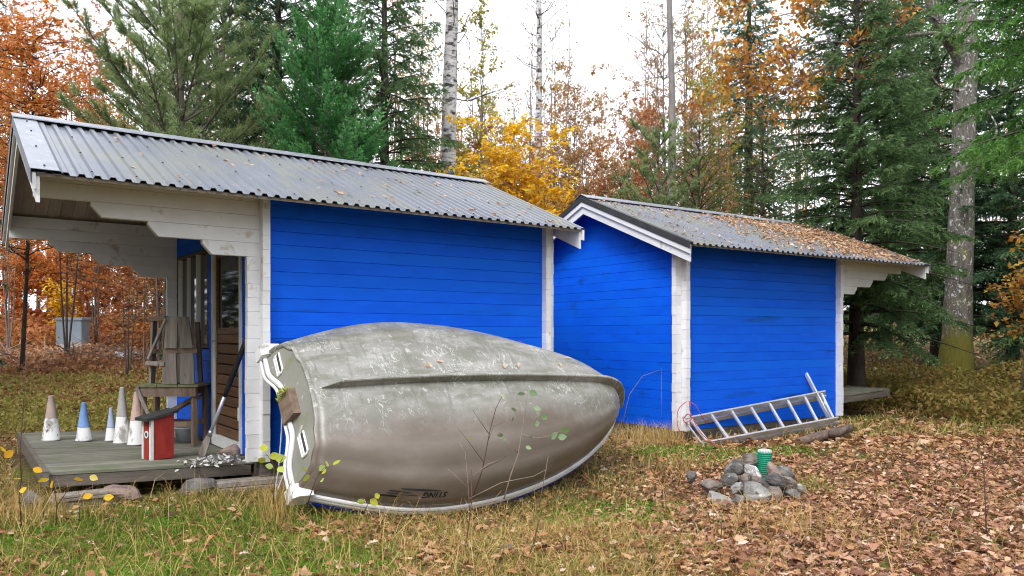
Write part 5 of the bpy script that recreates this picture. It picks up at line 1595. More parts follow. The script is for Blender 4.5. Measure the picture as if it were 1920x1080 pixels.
# --- the oak with its long branch reaching left over the right shed
def make_oak():
    rg = np.random.default_rng(77)
    d0 = 15.0
    bx = (1790 - 960) / F * d0
    root = empty('oak_tree', (bx, d0, gzf(bx, d0) - .05), 0, 'stout lichen-spotted oak with mossy foot beyond the right shed', 'oak')
    o = np.array(root.location)
    def pts(l): return np.array([np.array(at(a, b, c)) - o for a, b, c in l])
    lim = Limbs()
    tr = pts([(1790, 740, d0), (1791, 700, d0), (1794, 640, d0), (1797, 560, d0), (1801, 450, d0), (1805, 330, d0), (1809, 200, d0), (1812, 100, d0), (1814, 0, d0), (1818, -140, d0), (1822, -320, d0)])
    rr = np.array([41, 32, 26.5, 23.5, 22, 20.5, 19.5, 19, 15, 13, 8]) / F * d0
    s = np.linspace(0, 10, 41); trs = np.stack([np.interp(s, np.arange(11), tr[:, k]) for k in range(3)], 1)
    rs = np.interp(s, np.arange(11), rr) * (1 + .025 * np.sin(s * 5.1) + .02 * np.sin(s * 11))
    lim.add(trs[None], rs[None], 18)
    br = []
    def limb(l, r0, r1, sides=8):
        p = pts(l); k = len(p); q = np.linspace(0, k - 1, 22)
        # smooth the polyline a little
        c = np.stack([np.interp(q, np.arange(k), p[:, j]) for j in range(3)], 1)
        c[1:-1] = (c[:-2] + c[1:-1] * 2 + c[2:]) / 4
        c[1:] += np.cumsum(rg.normal(0, .008, (21, 3)), 0)
        lim.add(c[None], np.linspace(r0, r1, 22)[None], sides); br.append(c); return c
    limb([(1808, 130, d0), (1795, 95, d0 - .1), (1775, 60, d0 - .3), (1762, 35, d0 - .4), (1750, -10, d0 - .5), (1735, -120, d0 - .6)], 0.14, .09)
    n0 = len(br)
    limb([(1812, 70, d0), (1790, 68, d0 - .3), (1740, 65, d0 - .8), (1690, 72, d0 - 1.2), (1640, 76, d0 - 1.5), (1585, 86, d0 - 1.8), (1540, 80, d0 - 2), (1490, 95, d0 - 2.2)], .052, .013)
    limb([(1640, 76, d0 - 1.5), (1600, 95, d0 - 1.7), (1560, 112, d0 - 1.9), (1520, 145, d0 - 2.1), (1470, 155, d0 - 2.2), (1420, 160, d0 - 2.3), (1375, 185, d0 - 2.4)], .024, .007)
    limb([(1808, 170, d0), (1760, 165, d0 - .3), (1740, 140, d0 - .5), (1700, 140, d0 - .8), (1640, 150, d0 - 1.1), (1570, 150, d0 - 1.5), (1500, 155, d0 - 1.8), (1440, 190, d0 - 2.1)], .034, .008)
    limb([(1740, 65, d0 - .8), (1700, 40, d0 - 1), (1650, 45, d0 - 1.3), (1600, 25, d0 - 1.6), (1540, 30, d0 - 1.9), (1480, 20, d0 - 2.2), (1430, 40, d0 - 2.4)], .024, .007)
    limb([(1760, 40, d0 - .4), (1700, 0, d0 - .8), (1640, -20, d0 - 1.1), (1560, -10, d0 - 1.5), (1480, -15, d0 - 1.9), (1400, 10, d0 - 2.2)], .028, .007)
    limb([(1500, 95, d0 - 2.2), (1460, 110, d0 - 2.3), (1420, 130, d0 - 2.4), (1385, 150, d0 - 2.5)], .010, .004)
    limb([(1824, 330, d0), (1850, 270, d0 - .1), (1872, 250, d0 - .1), (1868, 225, d0 - .1), (1850, 200, d0)], .036, .015)
    A = np.stack(br[n0:n0 + 6])
    def kids(PL, n, ln, K, rad, t0=.2):
        idx = rg.integers(0, len(PL), n); t = rg.uniform(t0, 1, n); O = interp(PL, idx, t)
        D = nrm(np.stack([rg.normal(-.5, .7, n), rg.normal(0, .5, n), rg.normal(.05, .55, n)], 1)); q = np.linspace(0, 1, K)
        P = O[:, None] + D[:, None] * (ln * rg.uniform(.4, 1.1, n)[:, None] * q)[..., None]
        P = P + np.cumsum(rg.normal(0, .03, (n, K, 3)), 1) * ln * (q > 0)[None, :, None]
        lim.add(P, rad * (1 - .75 * q)[None] * np.ones((n, 1)), 4); return P
    B = kids(A, 120, .95, 6, .009)
    Tw = kids(B, 420, .42, 4, .0045, .1)
    # leaves gathered in bunches at twig ends, thicker towards the tips of the branch
    ends = Tw[:, -1]
    wgt = np.clip(-(ends[:, 0] - 0.2) / 4.2, .05, 1) ** 1.3
    # leaves in clumps
    ncl = 260; ci = rg.choice(len(ends), ncl, p=wgt / wgt.sum())
    nl = 2300; li = rg.integers(0, ncl, nl)
    P = ends[ci][li] + rg.normal(0, .095, (nl, 3))
    D = rg.normal(size=(nl, 3)) + np.array([-.2, 0, -.5])
    V = cards(P, D, rg.uniform(.075, .14, nl), rg.uniform(.045, .075, nl), rg, .2)
    tl = np.clip(rg.normal(.5, .2, nl) + rg.normal(0, .18, ncl)[li], 0, 1)
    np_mesh('crown', V, FOLD, M['oakleaf'], root, tl)
    lim.build('trunk', M['oak'], root)
make_oak()
ground_rock(1715, 690, 15.4, .13, .10, .12, 201, 'pale boulder left of the mossy oak foot', 'stone')
ground_rock(1900, 690, 16.5, .14, .11, .11, 202, 'pale stone on the litter right of the oak', 'stone')

# --- the far wood, a mass nobody could count
def far_wood():
    rg = np.random.default_rng(5)
    n = 300
    dd = rg.uniform(27, 46, n); pxs = rg.uniform(-200, 2120, n); xx = (pxs - 960) / F * dd
    side = np.clip(np.maximum(sm(900, 760, 0) * 0 + sm(0, 140, 880 - pxs), sm(0, 160, pxs - 1330)), 0, 1)
    hh = rg.uniform(4.5, 7.8, n) + side * rg.uniform(2.5, 6.5, n) + .12 * (dd - 27)
    root = empty('far_wood', (0, 0, 0), 0, 'distant autumn wood closing the view behind the sheds', 'wood'); root['kind'] = 'stuff'
    s = np.linspace(0, 1, 6)
    zz = gz(xx, dd)
    C = np.stack([xx[:, None] + rg.normal(0, .15, (n, 6)) * s, dd[:, None] + 0 * s, zz[:, None] + hh[:, None] * s], -1)
    lim = Limbs(); lim.add(C, (rg.uniform(.03, .09, n)[:, None] * (1 - .85 * s)[None]), 5)
    m = 3000; idx = rg.integers(0, n, m); O = interp(C, idx, rg.uniform(.12, 1, m)); a = rg.uniform(0, 6.28, m)
    q = np.linspace(0, 1, 4); D = nrm(np.stack([np.cos(a), np.sin(a), rg.uniform(.2, 1.3, m)], 1))
    B = O[:, None] + D[:, None] * (rg.uniform(.5, 1.9, m)[:, None] * q)[..., None] + np.cumsum(rg.normal(0, .06, (m, 4, 3)), 1)
    lim.add(B, .016 * (1 - .6 * q)[None] * np.ones((m, 1)), 3)
    lim.build('stems', M['bark'], root)
    kind = rg.integers(0, 3, n)[idx]; sd = side[idx]
    groups = {'brownleaf': (np.where((kind == 0) | ((kind == 2) & (sd < .5)))[0], 26000), 'russet': (np.where(kind == 1)[0], 18000), 'spruceolive': (np.where((kind == 2) & (sd >= .5))[0], 15000)}
    for mt, (pool, nn) in groups.items():
        sel = pool[rg.integers(0, len(pool), nn)]
        P = interp(B, sel, rg.uniform(0, 1, nn)) + rg.normal(0, .24, (nn, 3))
        V = cards(P, rg.normal(size=(nn, 3)), rg.uniform(.11, .23, nn), rg.uniform(.07, .14, nn), rg)
        np_mesh('foliage', V, QUAD, M[mt], root, rg.uniform(0, 1, nn))
far_wood()

# --- unseen wood beside and behind the camera, added to block low sky light, sharing the meshes of the trees above
def unseen_shade_wood():
    rg = random.Random(12)
    src = [o for o in bpy.data.objects if o.type == 'EMPTY' and o.name.startswith(('spruce_tree', 'pine_tree')) and o.get('label', '').startswith(('big', 'drooping', 'dense', 'tall young', 'dark spruce'))]
    root = empty('unseen_shade_wood', (0, 0, 0), 0, 'unseen conifer wood around the clearing, added to block low sky light', 'wood'); root['kind'] = 'stuff'
    for ring, n, r0 in ((0, 22, 13.5), (2, 8, 10.2)):
        for i in range(n):
            # a runs from just left of the view round behind to just right of it (angle from +Y, counter-clockwise)
            ang = R(48) + (R(360 - 96)) * i / (n - 1) + rg.uniform(-.05, .05)
            if ring == 2: ang = R(66) + R(60) * i / (n - 1)  # closer row on the left, added to darken the porch
            r = r0 * rg.uniform(.9, 1.15)
            x, y = -math.sin(ang) * r, math.cos(ang) * r + 3
            s_ = rg.choice(src); k = rg.uniform(.95, 1.25); rz = rg.uniform(0, 6.28)
            for ch in s_.children:
                c = bpy.data.objects.new(ch.name.split('.')[0], ch.data); c.scale = (k, k, k)
                c.location = (x, y, gzf(x, y) - .05); c.rotation_euler = (0, 0, rz); link(c, root)
unseen_shade_wood()
# ------------------------------------------------------------------ ground cover: leaf litter, grass, moss
rgG = np.random.default_rng(2024)
def vnoise(x, y, sc, seed):
    """cheap smooth value noise"""
    r = np.random.default_rng(seed); tab = r.uniform(0, 1, (64, 64))
    u, v = x * sc + 1000.3, y * sc + 1000.7
    i, j = np.floor(u).astype(int), np.floor(v).astype(int); fu, fv = u - i, v - j
    fu = fu * fu * (3 - 2 * fu); fv = fv * fv * (3 - 2 * fv)
    g = lambda a, b: tab[a % 64, b % 64]
    return (g(i, j) * (1 - fu) + g(i+1, j) * fu) * (1 - fv) + (g(i, j+1) * (1 - fu) + g(i+1, j+1) * fu) * fv
def scatter(n, y0, y1, margin=.6, power=1.0):
    """ground points within the wedge the camera looks over (plus a margin), denser nearby"""
    y = y0 * (y1 / y0) ** (rgG.uniform(0, 1, n) ** power)
    x = rgG.uniform(-1, 1, n) * (y * .72 + margin)
    ok = ~in_shed(x, y)
    return x[ok], y[ok]
def path_amt(x, y):
    """how far a spot belongs to the leaf-covered track on the right (1) or the grassy left (0)"""
    n = vnoise(x, y, .9, 3) - .5
    return sm(-.2, 1.6, (x - .55 * (y - 5.2) * .35) - .6 + n * 1.6)
def moss_amt(x, y):
    m = vnoise(x, y, 1.6, 9) * .6 + vnoise(x, y, 4, 10) * .4
    spots = 0
    for cx, cy, rr in ((-2.05, 4.7, .8), (-1.75, 4.35, .5), (-2.5, 5.4, .6), (-1.8, 5.5, .5), (.75, 6.0, .55), (2.0, 8.3, .6), (-1.3, 4.6, .5), (-3.2, 4.9, .5), (2.9, 8.7, .5)):
        spots = np.maximum(spots, np.exp(-((x - cx)**2 + (y - cy)**2) / rr**2))
    return np.clip(spots * 1.25 * (.35 + m) - .05, 0, 1)
LEAF_XY = [(0, 0), (.16, .13), (.27, .09), (.42, .27), (.55, .15), (.72, .30), (.86, .13), (1, 0)]
def litter_mesh(name, x, y, size, mat, tint, label, lift=.0, zf=gz, shaped=True, tilt=.48):
    n = len(x)
    yaw = rgG.uniform(0, 6.283, n)
    D = np.stack([np.cos(yaw), np.sin(yaw), rgG.normal(0, tilt * .6, n)], 1); D = nrm(D)
    N = np.array([0, 0, 1.]) + rgG.normal(0, tilt, (n, 3)); S = nrm(np.cross(N, D)); N = np.cross(D, S)
    P = np.stack([x, y, zf(x, y) + lift + .012 + rgG.exponential(.012, n)], 1)
    L = size * np.clip(rgG.lognormal(-.08, .34, n), .35, 1.6)
    curl = rgG.normal(.25, .35, n); bend = rgG.normal(0, .25, n)
    if shaped:
        out = []
        pts = LEAF_XY + [(a, -b) for a, b in LEAF_XY[1:-1]]
        for a, b in pts:
            w = b * rgG.uniform(.8, 1.15, n) * .95
            out.append(P + D * (L * (a - .5))[:, None] + S * (L * w)[:, None] + N * (L * (curl * np.abs(w) * 1.4 + bend * (a - .5)**2 * 1.6))[:, None])
        V = np.stack(out, 1)
        faces = [tuple(range(8)), (0, 7, 13, 12, 11, 10, 9, 8)]
    else:
        V = cards(P - D * (L * .5)[:, None], D, L, L * .62, rgG, .25, N); faces = FOLD
    return tag(np_mesh(name, V, faces, M[mat], None, tint), label, 'leaves', kind='stuff')
# near litter with lobed outlines, simpler leaves further off
x, y = scatter(100000, 3.7, 9.8)
pa_ = path_amt(x, y)
keep = rgG.uniform(size=len(x)) < (.30 + .70 * pa_) * (.45 + .8 * vnoise(x, y, 2.1, 71)) * (1 - .55 * moss_amt(x, y))
x, y, pa_ = x[keep], y[keep], pa_[keep]
pink = (rgG.uniform(size=len(x)) < pa_ * .7) & (y < 8.0 + rgG.normal(0, .6, len(x)))
near = (y < 5.4) & (rgG.uniform(size=len(x)) < .75)
for sel, sh, mt, lb in ((pink & near, True, 'litterpink', 'pinkish brown oak leaves covering the near part of the track'), (pink & ~near, False, 'litterpink', 'pinkish brown leaves covering the track beside the stones'),
                        (~pink & near, True, 'litter', 'tan and orange fallen leaves in the near grass'), (~pink & ~near, False, 'litter', 'tan fallen leaves in the grass before the sheds')):
    n = int(sel.sum())
    litter_mesh('leaf_litter', x[sel], y[sel], .056 if sh else .054, mt, np.clip(rgG.normal(.50, .27, n), 0, 1), lb, shaped=sh)
x, y = scatter(32000, 8.8, 30)
litter_mesh('leaf_litter', x, y, .10, 'litter', np.clip(rgG.normal(.62, .25, len(x)), 0, 1), 'fallen leaves on the forest floor behind the sheds', shaped=False)

# small fallen twigs
x, y = scatter(700, 3.9, 11); n = len(x); a = rgG.uniform(0, 6.28, n); ln = rgG.uniform(.06, .32, n); q = np.linspace(0, 1, 4)
O = np.stack([x, y, gz(x, y) + .02], 1); D = np.stack([np.cos(a), np.sin(a), rgG.normal(0, .08, n)], 1)
_tw = Limbs(); _tw.add(O[:, None] + D[:, None] * (ln[:, None] * q)[..., None] + np.cumsum(rgG.normal(0, .006, (n, 4, 3)), 1), .0035 * (1 - .5 * q)[None] * rgG.uniform(.5, 1.4, (n, 1)), 3)
tag(_tw.build('twig_litter', M['stalk'], None), 'small dry twigs scattered among the fallen leaves', 'twigs', kind='stuff')
# grass blades
def blades(name, x, y, h, w, mat, tint, label, cat, lean=.5, zf=gz):
    n = len(x); yaw = rgG.uniform(0, 6.283, n); l = rgG.normal(0, 1, (n, 2)) * lean
    P = np.stack([x, y, zf(x, y) - .005], 1)
    S = np.stack([np.cos(yaw), np.sin(yaw), np.zeros(n)], 1)
    lv = np.stack([l[:, 0], l[:, 1], np.zeros(n)], 1)
    H = h[:, None]; Wd = w[:, None] if hasattr(w, '__len__') else w
    mid = P + np.array([0, 0, 1]) * H * .62 + lv * H * .35
    tip = P + np.array([0, 0, 1]) * H * (1 - .25 * np.minimum(1.6, np.linalg.norm(lv, axis=1, keepdims=True))) + lv * H * 1.05
    tip[:, 2] = np.maximum(tip[:, 2], P[:, 2] + .012)
    V = np.stack([P - S * Wd * .5, P + S * Wd * .5, mid + S * Wd * .42, mid - S * Wd * .42, tip], 1)
    return tag(np_mesh(name, V, [(0, 1, 2, 3), (3, 2, 4)], M[mat], None, tint), label, cat, kind='stuff')
x, y = scatter(125000, 3.7, 10.5)
pa_ = path_amt(x, y); cl = vnoise(x, y, 2.6, 17)
keep = rgG.uniform(size=len(x)) < np.clip((1 - .88 * pa_) * (.35 + .9 * cl), .05, 1)
x, y, pa_, cl = x[keep], y[keep], pa_[keep], cl[keep]
mo = moss_amt(x, y)
h_ = rgG.uniform(.03, .10, len(x)) * (.7 + .8 * cl) * (1 - .35 * mo)
tg = np.clip(rgG.normal(.68, .2, len(x)) - .55 * mo - .22 * vnoise(x, y, .8, 5), 0, 1)
blades('grass', x, y, h_, rgG.uniform(.003, .0065, len(x)), 'grass', tg, 'short straw coloured and green grass in the foreground', 'grass', .75)
# tall loose straw stalks
x, y = scatter(9000, 3.9, 10)
keep = rgG.uniform(size=len(x)) < .2 + .8 * (1 - path_amt(x, y)); x, y = x[keep], y[keep]
blades('grass', x, y, rgG.uniform(.10, .30, len(x)), rgG.uniform(.002, .0045, len(x)), 'straw', rgG.uniform(0, 1, len(x)), 'loose dry straw stalks bending over the foreground', 'grass', .95)
# bright moss cushions
x, y = scatter(210000, 3.9, 9.0)
keep = rgG.uniform(size=len(x)) < np.clip(moss_amt(x, y) * 2.2 - .25, 0, 1); x, y = x[keep], y[keep]
blades('moss', x, y, rgG.uniform(.025, .07, len(x)), rgG.uniform(.004, .009, len(x)), 'moss', np.clip(rgG.normal(.5, .22, len(x)), 0, 1), 'bright green moss cushions in the grass', 'moss', .6)
# rough grass behind on both sides
x, y = scatter(23000, 9.5, 30)
gr = vnoise(x, y, .5, 31)
blades('grass', x, y, rgG.uniform(.06, .22, len(x)), rgG.uniform(.008, .016, len(x)), 'grass', np.clip(.56 + .5 * (gr - .4) + rgG.normal(0, .2, len(x)), 0, 1), 'rough yellow green grass rising behind the sheds', 'grass', .8)

# tufts: (photo x, distance, blades, height, spread)
def tuft(px, d, n, h, sp, mat, label, lean=.5):
    cx = (px - 960) / F * d
    x = cx + rgG.normal(0, sp, n); y = d + rgG.normal(0, sp, n)
    blades('grass_tuft', x, y, h * rgG.uniform(.4, 1, n), rgG.uniform(.0025, .005, n), mat, rgG.uniform(0, 1, n), label, 'grass', lean)
tuft(515, 5.45, 120, .46, .07, 'straw', 'clump of tall dry straw at the boat transom', .32)
tuft(1190, 9.2, 420, .34, .22, 'straw', 'dry grass clump at the foot of the right shed gable', .4)
tuft(1245, 9.0, 340, .36, .14, 'straw', 'dry grass clump against the white corner of the right shed', .4)
tuft(1275, 7.6, 300, .22, .20, 'straw', 'dry grass left of the stone heap', .6)
tuft(330, 5.85, 300, .16, .22, 'grass', 'green grass tuft growing at the deck edge', .5)
tuft(450, 5.9, 240, .16, .16, 'grass', 'green grass tuft beside the white post foot', .5)
tuft(60, 5.6, 170, .36, .22, 'straw', 'dry weeds left of the deck corner', .45)
tuft(20, 5.2, 130, .40, .16, 'straw', 'dry weeds at the left picture edge', .45)
tuft(1480, 5.3, 420, .24, .28, 'straw', 'straw tuft on the track in front of the stones', .7)
tuft(1060, 5.2, 380, .20, .3, 'straw', 'straw tuft in front of the boat', .7)
tuft(1510, 6.6, 260, .17, .14, 'grass', 'olive grass tuft right of the stone heap', .5)

# bilberry scrub behind the right deck
def scrub(label, x0, x1, y0, y1, n, h, seed, mat='bilberry', keep=None, leaf=.058):
    rg = np.random.default_rng(seed)
    x = rg.uniform(x0, x1, n); y = rg.uniform(y0, y1, n); ok = ~in_shed(x, y, .12)
    if keep is not None: ok &= keep(x, y)
    x, y = x[ok], y[ok]
    hm = h * (.45 + .75 * vnoise(x, y, 1.8, seed)); z = gz(x, y) + hm * rg.uniform(.05, 1, len(x)) ** .7
    P = np.stack([x, y, z], 1)
    V = cards(P, rg.normal(size=(len(x), 3)), leaf * rg.uniform(.7, 1.3, len(x)), leaf * .62 * rg.uniform(.7, 1.3, len(x)), rg, .2)
    t = np.clip(.28 + .5 * rg.beta(1.4, 1.6, len(x)) + .25 * (vnoise(x, y, 2.2, seed + 1) - .5), 0, 1)
    tag(np_mesh('bilberry_scrub', V, FOLD, M[mat], None, t), label, 'shrubs', kind='stuff')
scrub('low olive brown bilberry scrub between the right deck and the oak', 5.0, 11.5, 10.0, 15.2, 29000, .52, 61, leaf=.078, keep=lambda x, y: (((x - 8.6)**2 + (y - 14.6)**2) > .8) & (((y > 12.75) & (y < 15)) | ((x > 6.35) & (y > 10.2 + .6 * vnoise(x, y, .8, 5)))))
scrub('brown bramble scrub behind the left porch', -9.8, -5.0, 11.5, 14.8, 5000, .26, 62, 'weeds')
scrub('brown leaf drift in the weeds behind the left porch', -10.5, -4.6, 10.8, 15.0, 8000, .14, 66, 'litter', leaf=.085)
scrub('bank of orange brown leaves and brush round the utility cabinet', -15.5, -5.2, 14.6, 19.4, 15000, .34, 63, 'litter', leaf=.10)
scrub('rust coloured bracken bank behind the utility cabinet', -18.5, -6.5, 20.6, 25.0, 12000, .9, 65, 'russet', leaf=.13)
scrub('green yellow weeds behind the cones', -7.2, -4.6, 9.4, 11.6, 6000, .28, 64, 'weeds')

# brushwood heap behind the porch
_bw = Limbs(); rg = np.random.default_rng(8)
n = 420; bx_ = rg.uniform(-13.5, -6.6, n); by_ = rg.uniform(15.6, 18.5, n); a = rg.uniform(0, 6.28, n); ln = rg.uniform(.3, 1.5, n)
q = np.linspace(0, 1, 4); O = np.stack([bx_, by_, gz(bx_, by_) + rg.uniform(0, .25, n)], 1)
D = nrm(np.stack([np.cos(a), np.sin(a), rg.normal(.12, .22, n)], 1))
_bw.add(O[:, None] + D[:, None] * (ln[:, None] * q)[..., None] + np.cumsum(rg.normal(0, .025, (n, 4, 3)), 1), .011 * (1 - .6 * q)[None] * rg.uniform(.5, 1.5, (n, 1)), 4)
_o = _bw.build('brushwood', M['twig'], None); tag(_o, 'tangle of cut brushwood on the ground beyond the porch', 'brushwood', kind='stuff')

# ------------------------------------------------------------------ leaves on roofs and boat
def roof_pts(n, S, L, lo, hi, wfun, rg):
    u = rg.uniform(lo, hi, n * 4); v = rg.uniform(-.38, 1.40, n * 4)
    k = rg.uniform(size=n * 4) < wfun(u, v); u, v = u[k][:n], v[k][:n]
    return u, v
rg = np.random.default_rng(90)
LV = MB()
_pts = LEAF_XY + [(a, -b) for a, b in LEAF_XY[1:-1]]
def leaf_mesh(nm, L, curl, bend, mat):
    me = bpy.data.meshes.new(nm)
    me.from_pydata([(L * (a - .5), L * b, L * (curl * abs(b) * 1.4 + bend * (a - .5) ** 2)) for a, b in _pts], [], [tuple(range(8)), (0, 7, 13, 12, 11, 10, 9, 8)])
    me.attributes.new('tint', 'FLOAT', 'POINT').data.foreach_set('value', [rg.uniform(.45, .95)] * 14)
    me.materials.append(M[mat]); return me
_lm = [leaf_mesh('fallen_leaf', rg.uniform(.045, .075), rg.uniform(.1, .7), rg.uniform(-.5, .6), 'litter') for _ in range(8)]
tilt_q = math.atan(SLOPE)
def put_leaf(P, nrm_, label, group, lift=.012):
    o = bpy.data.objects.new('fallen_leaf', _lm[int(rg.integers(0, 8))])
    q = Vector(nrm_).to_track_quat('Z', 'Y') @ Vector((0, 0, 1)).rotation_difference(Vector((rg.normal(0, .15), rg.normal(0, .15), 1)))
    o.rotation_mode = 'QUATERNION'
    from mathutils import Quaternion
    o.rotation_quaternion = q @ Quaternion((0, 0, 1), rg.uniform(0, 6.28))
    o.location = Vector(P) + Vector(nrm_) * lift
    link(o); tag(o, label, 'leaf', group)
rn1 = Vector((math.sin(A1) * SLOPE, -math.cos(A1) * SLOPE, 1)).normalized()
u, v = roof_pts(64, shed1, L1, -1.2, L1 + .1, lambda u, v: np.clip(.06 + .5 * (u + 1.2) / 4.3, 0, 1), rg)
for a, b in zip(u, v):
    put_leaf(s1(a, b, zs(b) + .016), rn1, 'dry tan oak leaf lying on the ribbed roof of the left shed', 'dry leaves scattered on the left shed roof')
# right roof: a drift too thick to count
rn2 = Vector((math.sin(A2) * SLOPE, -math.cos(A2) * SLOPE, 1)).normalized()
u, v = roof_pts(2600, shed2, L2, -.2, L2 + 1.6, lambda u, v: np.clip((.07 + .95 * sm(.9, 4.2, u + .5 * (v - .4))) * (.35 + .9 * vnoise(u, v, 3.2, 40)), 0, 1), rg)
w_ = np.array([s2(a, b, zs(b)) for a, b in zip(u, v)])
n = len(u); yaw = rg.uniform(0, 6.28, n)
D = np.stack([np.cos(yaw), np.sin(yaw), rg.normal(0, .15, n)], 1); Nn = np.array(rn2) + rg.normal(0, .3, (n, 3))
D = nrm(D - np.array(rn2) * (D @ np.array(rn2))[:, None])
V = cards(w_ + np.array(rn2) * (.022 + rg.exponential(.010, n))[:, None], D, rg.uniform(.04, .08, n), rg.uniform(.028, .05, n), rg, .3, Nn)
tag(np_mesh('leaf_drift', V, FOLD, M['litter'], None, np.clip(rg.normal(.75, .2, n), 0, 1)), 'drift of fallen leaves on the roof of the right shed', 'leaves', kind='stuff')
# on the boat, along the keel
_bl = ['orange leaf on the boat just above the keel strip, nearest the transom', 'small brown leaf right beside the orange one above the boat keel', 'tan leaf on the boat keel near the middle of the hull', 'brown leaf on the boat, second along the keel from the bow side',
       'pale leaf high on the boat hull towards the bow', 'leaf above the boat keel close to the bow', 'small orange leaf at the bow end of the boat top', 'lone pale leaf near the top of the boat hull amidships']
for (xx, th), _lb in zip(((1.28, 1.35), (1.15, 1.40), (1.9, 1.40), (2.05, 1.38), (2.3, .75), (2.55, 1.28), (2.75, .9), (1.62, .7)), _bl):
    p = BOAT_M @ boat_sect(xx, th); p2 = BOAT_M @ boat_sect(xx + .02, th); p3 = BOAT_M @ boat_sect(xx, th + .02)
    nn = (p2 - p).cross(p3 - p).normalized()
    if nn.z < 0: nn = -nn
    put_leaf(p, nn, _lb, 'leaves lying on the boat hull', .010)

# ------------------------------------------------------------------ weeds and seedlings in front
def plant(name, label, stems, leaves, stem_mat, leaf_mat, leaf_size, cat, d, smooth_tint=None, group=None):
    """stems: polylines of (px, py, dd); leaves: (px, py, dd, angle, scale) placed round the stems"""
    b = at(*stems[0][0][:2], d)
    z0 = gzf(b.x, b.y)
    root = empty(name, (b.x, b.y, z0), 0, label, cat, group)
    o = Vector((b.x, b.y, z0))
    mb = MB()
    for st in stems:
        pts = [at(px, py, d + dd) - o for px, py, dd in st[:-1]]
        r0 = st[-1]
        mb.tube(pts, list(np.linspace(r0, r0 * .4, len(pts))), 5)
    mb.build('stem', M[stem_mat], root, True)
    rl = np.random.default_rng(abs(hash(label)) % 1000 if False else len(label) * 7 + len(stems))
    for (px, py, dd, an, sc) in leaves:
        L = leaf_size * sc
        me = bpy.data.meshes.new('leaf')
        prof = [(0, 0), (.18, .26), (.42, .38), (.68, .30), (.88, .13), (1, 0)]
        vs = [(L * a, L * w, L * (.18 * w + .12 * (a - .5)**2)) for a, w in prof] + [(L * a, -L * w, L * (.18 * w + .12 * (a - .5)**2)) for a, w in prof[1:-1]]
        me.from_pydata(vs, [], [(0, 1, 2, 3, 4, 5), (0, 5, 9, 8, 7, 6)])
        me.attributes.new('tint', 'FLOAT', 'POINT').data.foreach_set('value', [float(np.clip(rl.normal(.55, .28), 0, 1))] * 10)
        me.materials.append(M[leaf_mat])
        ob = bpy.data.objects.new('leaf', me); link(ob, root)
        ob.location = at(px, py, d + dd) - o
        ob.rotation_euler = (R(55 + rl.normal(0, 22)), rl.normal(0, .35), R(an))
    return root
plant('seedling', 'leafy green seedling standing in front of the boat hull',
      [[(945, 935, 0), (958, 890, 0), (972, 850, .02), (980, 800, .03), (985, 770, .04), (989, 740, .05), .006], [(972, 850, .02), (960, 838, 0), (950, 826, -.02), .004], [(980, 815, .03), (1005, 822, 0), (1030, 818, -.02), (1052, 808, -.03), .004],
       [(986, 775, .04), (1000, 785, .02), (1012, 778, .02), .003]],
      [(984, 738, .05, 160, 1.0), (992, 734, .05, 0, 1.1), (1000, 764, .03, 10, 1.0), (968, 772, .04, 180, .8), (964, 787, .04, 250, .8), (1004, 796, .02, -60, 1.1), (1014, 778, .02, 0, .9), (1018, 784, .02, -40, .7),
       (950, 826, 0, 150, .9), (944, 815, 0, 170, .8), (985, 838, .02, 10, .8), (1034, 824, -.02, -20, 1.2), (1046, 820, -.03, -10, 1.1), (1052, 808, -.03, 15, 1.1), (995, 820, .02, -80, .6)],
      'twig', 'greenleaf', .062, 'seedling', 5.75)
plant('bare_twig', 'bare reddish twig beside the green seedling',
      [[(885, 935, 0), (905, 880, 0), (918, 810, 0), (930, 765, .02), (942, 742, .03), .005], [(918, 815, 0), (900, 790, 0), (886, 768, 0), .003], [(908, 868, 0), (880, 830, 0), (860, 805, 0), .003], [(905, 880, 0), (940, 862, 0), (958, 850, 0), .003], [(914, 830, 0), (925, 800, 0), (948, 790, .02), .002]],
      [(942, 742, .03, 40, .5), (882, 823, 0, 200, .5)], 'stalk', 'limeleaf', .05, 'twig', 5.70)
plant('bare_twig', 'thin branching twig low against the boat hull',
      [[(880, 955, 0), (877, 900, 0), (872, 850, 0), (862, 830, 0), .004], [(878, 915, 0), (852, 890, 0), (840, 880, 0), .003], [(877, 900, 0), (915, 870, 0), (938, 862, 0), .003], [(880, 935, 0), (940, 905, 0), (1000, 893, 0), (1025, 880, 0), .0035], [(1010, 950, .05), (1020, 900, .05), (1028, 855, .05), .003]],
      [], 'twig', 'limeleaf', .05, 'twig', 5.55)
plant('yellow_weed', 'weed with yellow green leaves beside the white boat corner',
      [[(512, 945, 0), (516, 900, 0), (512, 868, 0), (498, 850, 0), .004], [(514, 890, 0), (524, 870, 0), (530, 858, 0), .003]],
      [(496, 848, 0, 120, 1.0), (505, 858, 0, 30, 1.0), (498, 866, 0, 230, .9), (516, 862, 0, 10, 1.1), (522, 876, 0, -40, 1.0), (524, 884, 0, -90, .9), (512, 876, 0, 180, .8)], 'stalk', 'limeleaf', .07, 'weed', 5.20)
plant('yellow_weed', 'sprig of yellow green leaves before the lower transom corner',
      [[(575, 950, 0), (590, 905, 0), (598, 888, 0), (608, 876, 0), .004], [(592, 900, 0), (580, 888, 0), .003], [(598, 888, 0), (625, 872, 0), .003]],
      [(576, 884, 0, 160, .9), (582, 892, 0, 230, 1.1), (598, 882, 0, 60, 1.0), (606, 884, 0, -60, 1.0), (612, 874, 0, 100, .9), (624, 872, 0, 20, 1.0), (604, 898, 0, -70, .8)], 'stalk', 'limeleaf', .06, 'weed', 5.15)
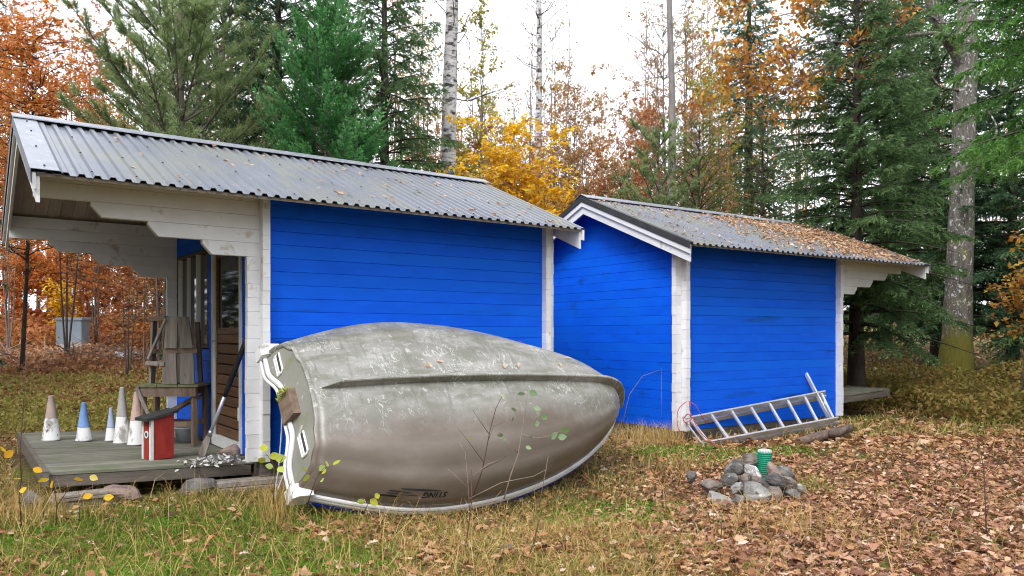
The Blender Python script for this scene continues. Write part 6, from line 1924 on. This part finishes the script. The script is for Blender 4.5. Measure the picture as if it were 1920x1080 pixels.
plant('yellow_weed', 'low yellow leaf sprig under the boat edge',
      [[(682, 962, 0), (690, 945, 0), (700, 934, 0), .003]], [(684, 940, 0, 170, 1), (694, 936, 0, 20, 1.1), (702, 932, 0, 60, .9)], 'stalk', 'limeleaf', .06, 'weed', 5.1)
plant('yellow_sapling', 'small sapling with a few yellow leaves in front of the deck corner',
      [[(105, 985, 0), (106, 945, 0), (100, 905, 0), (95, 898, 0), .004], [(106, 950, 0), (130, 915, 0), (158, 900, 0), .003], [(148, 985, 0), (149, 950, 0), (160, 936, 0), .003], [(40, 985, 0), (36, 930, 0), (42, 880, 0), (60, 878, 0), .004]],
      [(92, 898, 0, 190, 1.1), (98, 902, 0, 300, 1.0), (155, 900, 0, 180, 1.0), (168, 893, 0, 10, .9), (155, 934, 0, 40, 1.0), (194, 934, 0, 20, 1.0), (62, 878, 0, 10, 1.0), (40, 898, 0, 200, .9), (44, 914, 0, -60, 1.0), (8, 858, 0, 60, 1.1), (4, 846, 0, 120, 1.0)], 'stalk', 'yellow', .062, 'sapling', 4.95)
_stk = [('tall dark dry stalk at the left edge rising past the deck', [[(40, 905, 0), (38, 840, 0), (44, 760, 0), (50, 660, 0), .004]], 5.3),
        ('tall dark dry stalk on the track at the far right', [[(1850, 1020, 0), (1848, 960, 0), (1845, 880, 0), (1828, 800, 0), .005], [(1848, 975, 0), (1858, 930, 0), .003]], 5.0),
        ('dark stalk rising in front of the middle of the boat', [[(872, 1032, 0), (878, 990, 0), (884, 940, 0), (884, 880, 0), .005]], 4.75),
        ('dark bent stalk pair at the bottom centre', [[(975, 1080, 0), (1000, 1020, 0), (1012, 975, 0), .005], [(1000, 1060, 0), (1004, 1000, 0), (1014, 960, 0), .004]], 4.55),
        ('short dark stalk on the grass right of centre', [[(1352, 1010, 0), (1354, 960, 0), .003], [(1060, 1040, 0), (1062, 985, 0), .003]], 4.7),
        ('curved dead grass head against the right shed gable', [[(1166, 800, 0), (1180, 740, 0), (1205, 705, 0), (1236, 694, 0), .004], [(1241, 800, 0), (1240, 690, 0), .002]], 9.0)]
for lb, st, d in _stk:
    plant('dry_stalk', lb, st, [], 'stalk' if 'gable' not in lb else 'twig', 'limeleaf', .05, 'stalk', d, group='dry stalks')
for (px, py, d, rx, seed, lb) in ((950, 1045, 4.75, .045, 301, 'small dark grey stone lying in the grass at bottom centre'), (1850, 1042, 4.75, .03, 302, 'small grey pebble on the track at the right')):
    p = at(px, py, d); o = rock('stone', M['stone'], rx, rx * .8, rx * .6, seed); o.location = (p.x, p.y, gzf(p.x, p.y) + rx * .4); tag(o, lb, 'stone')
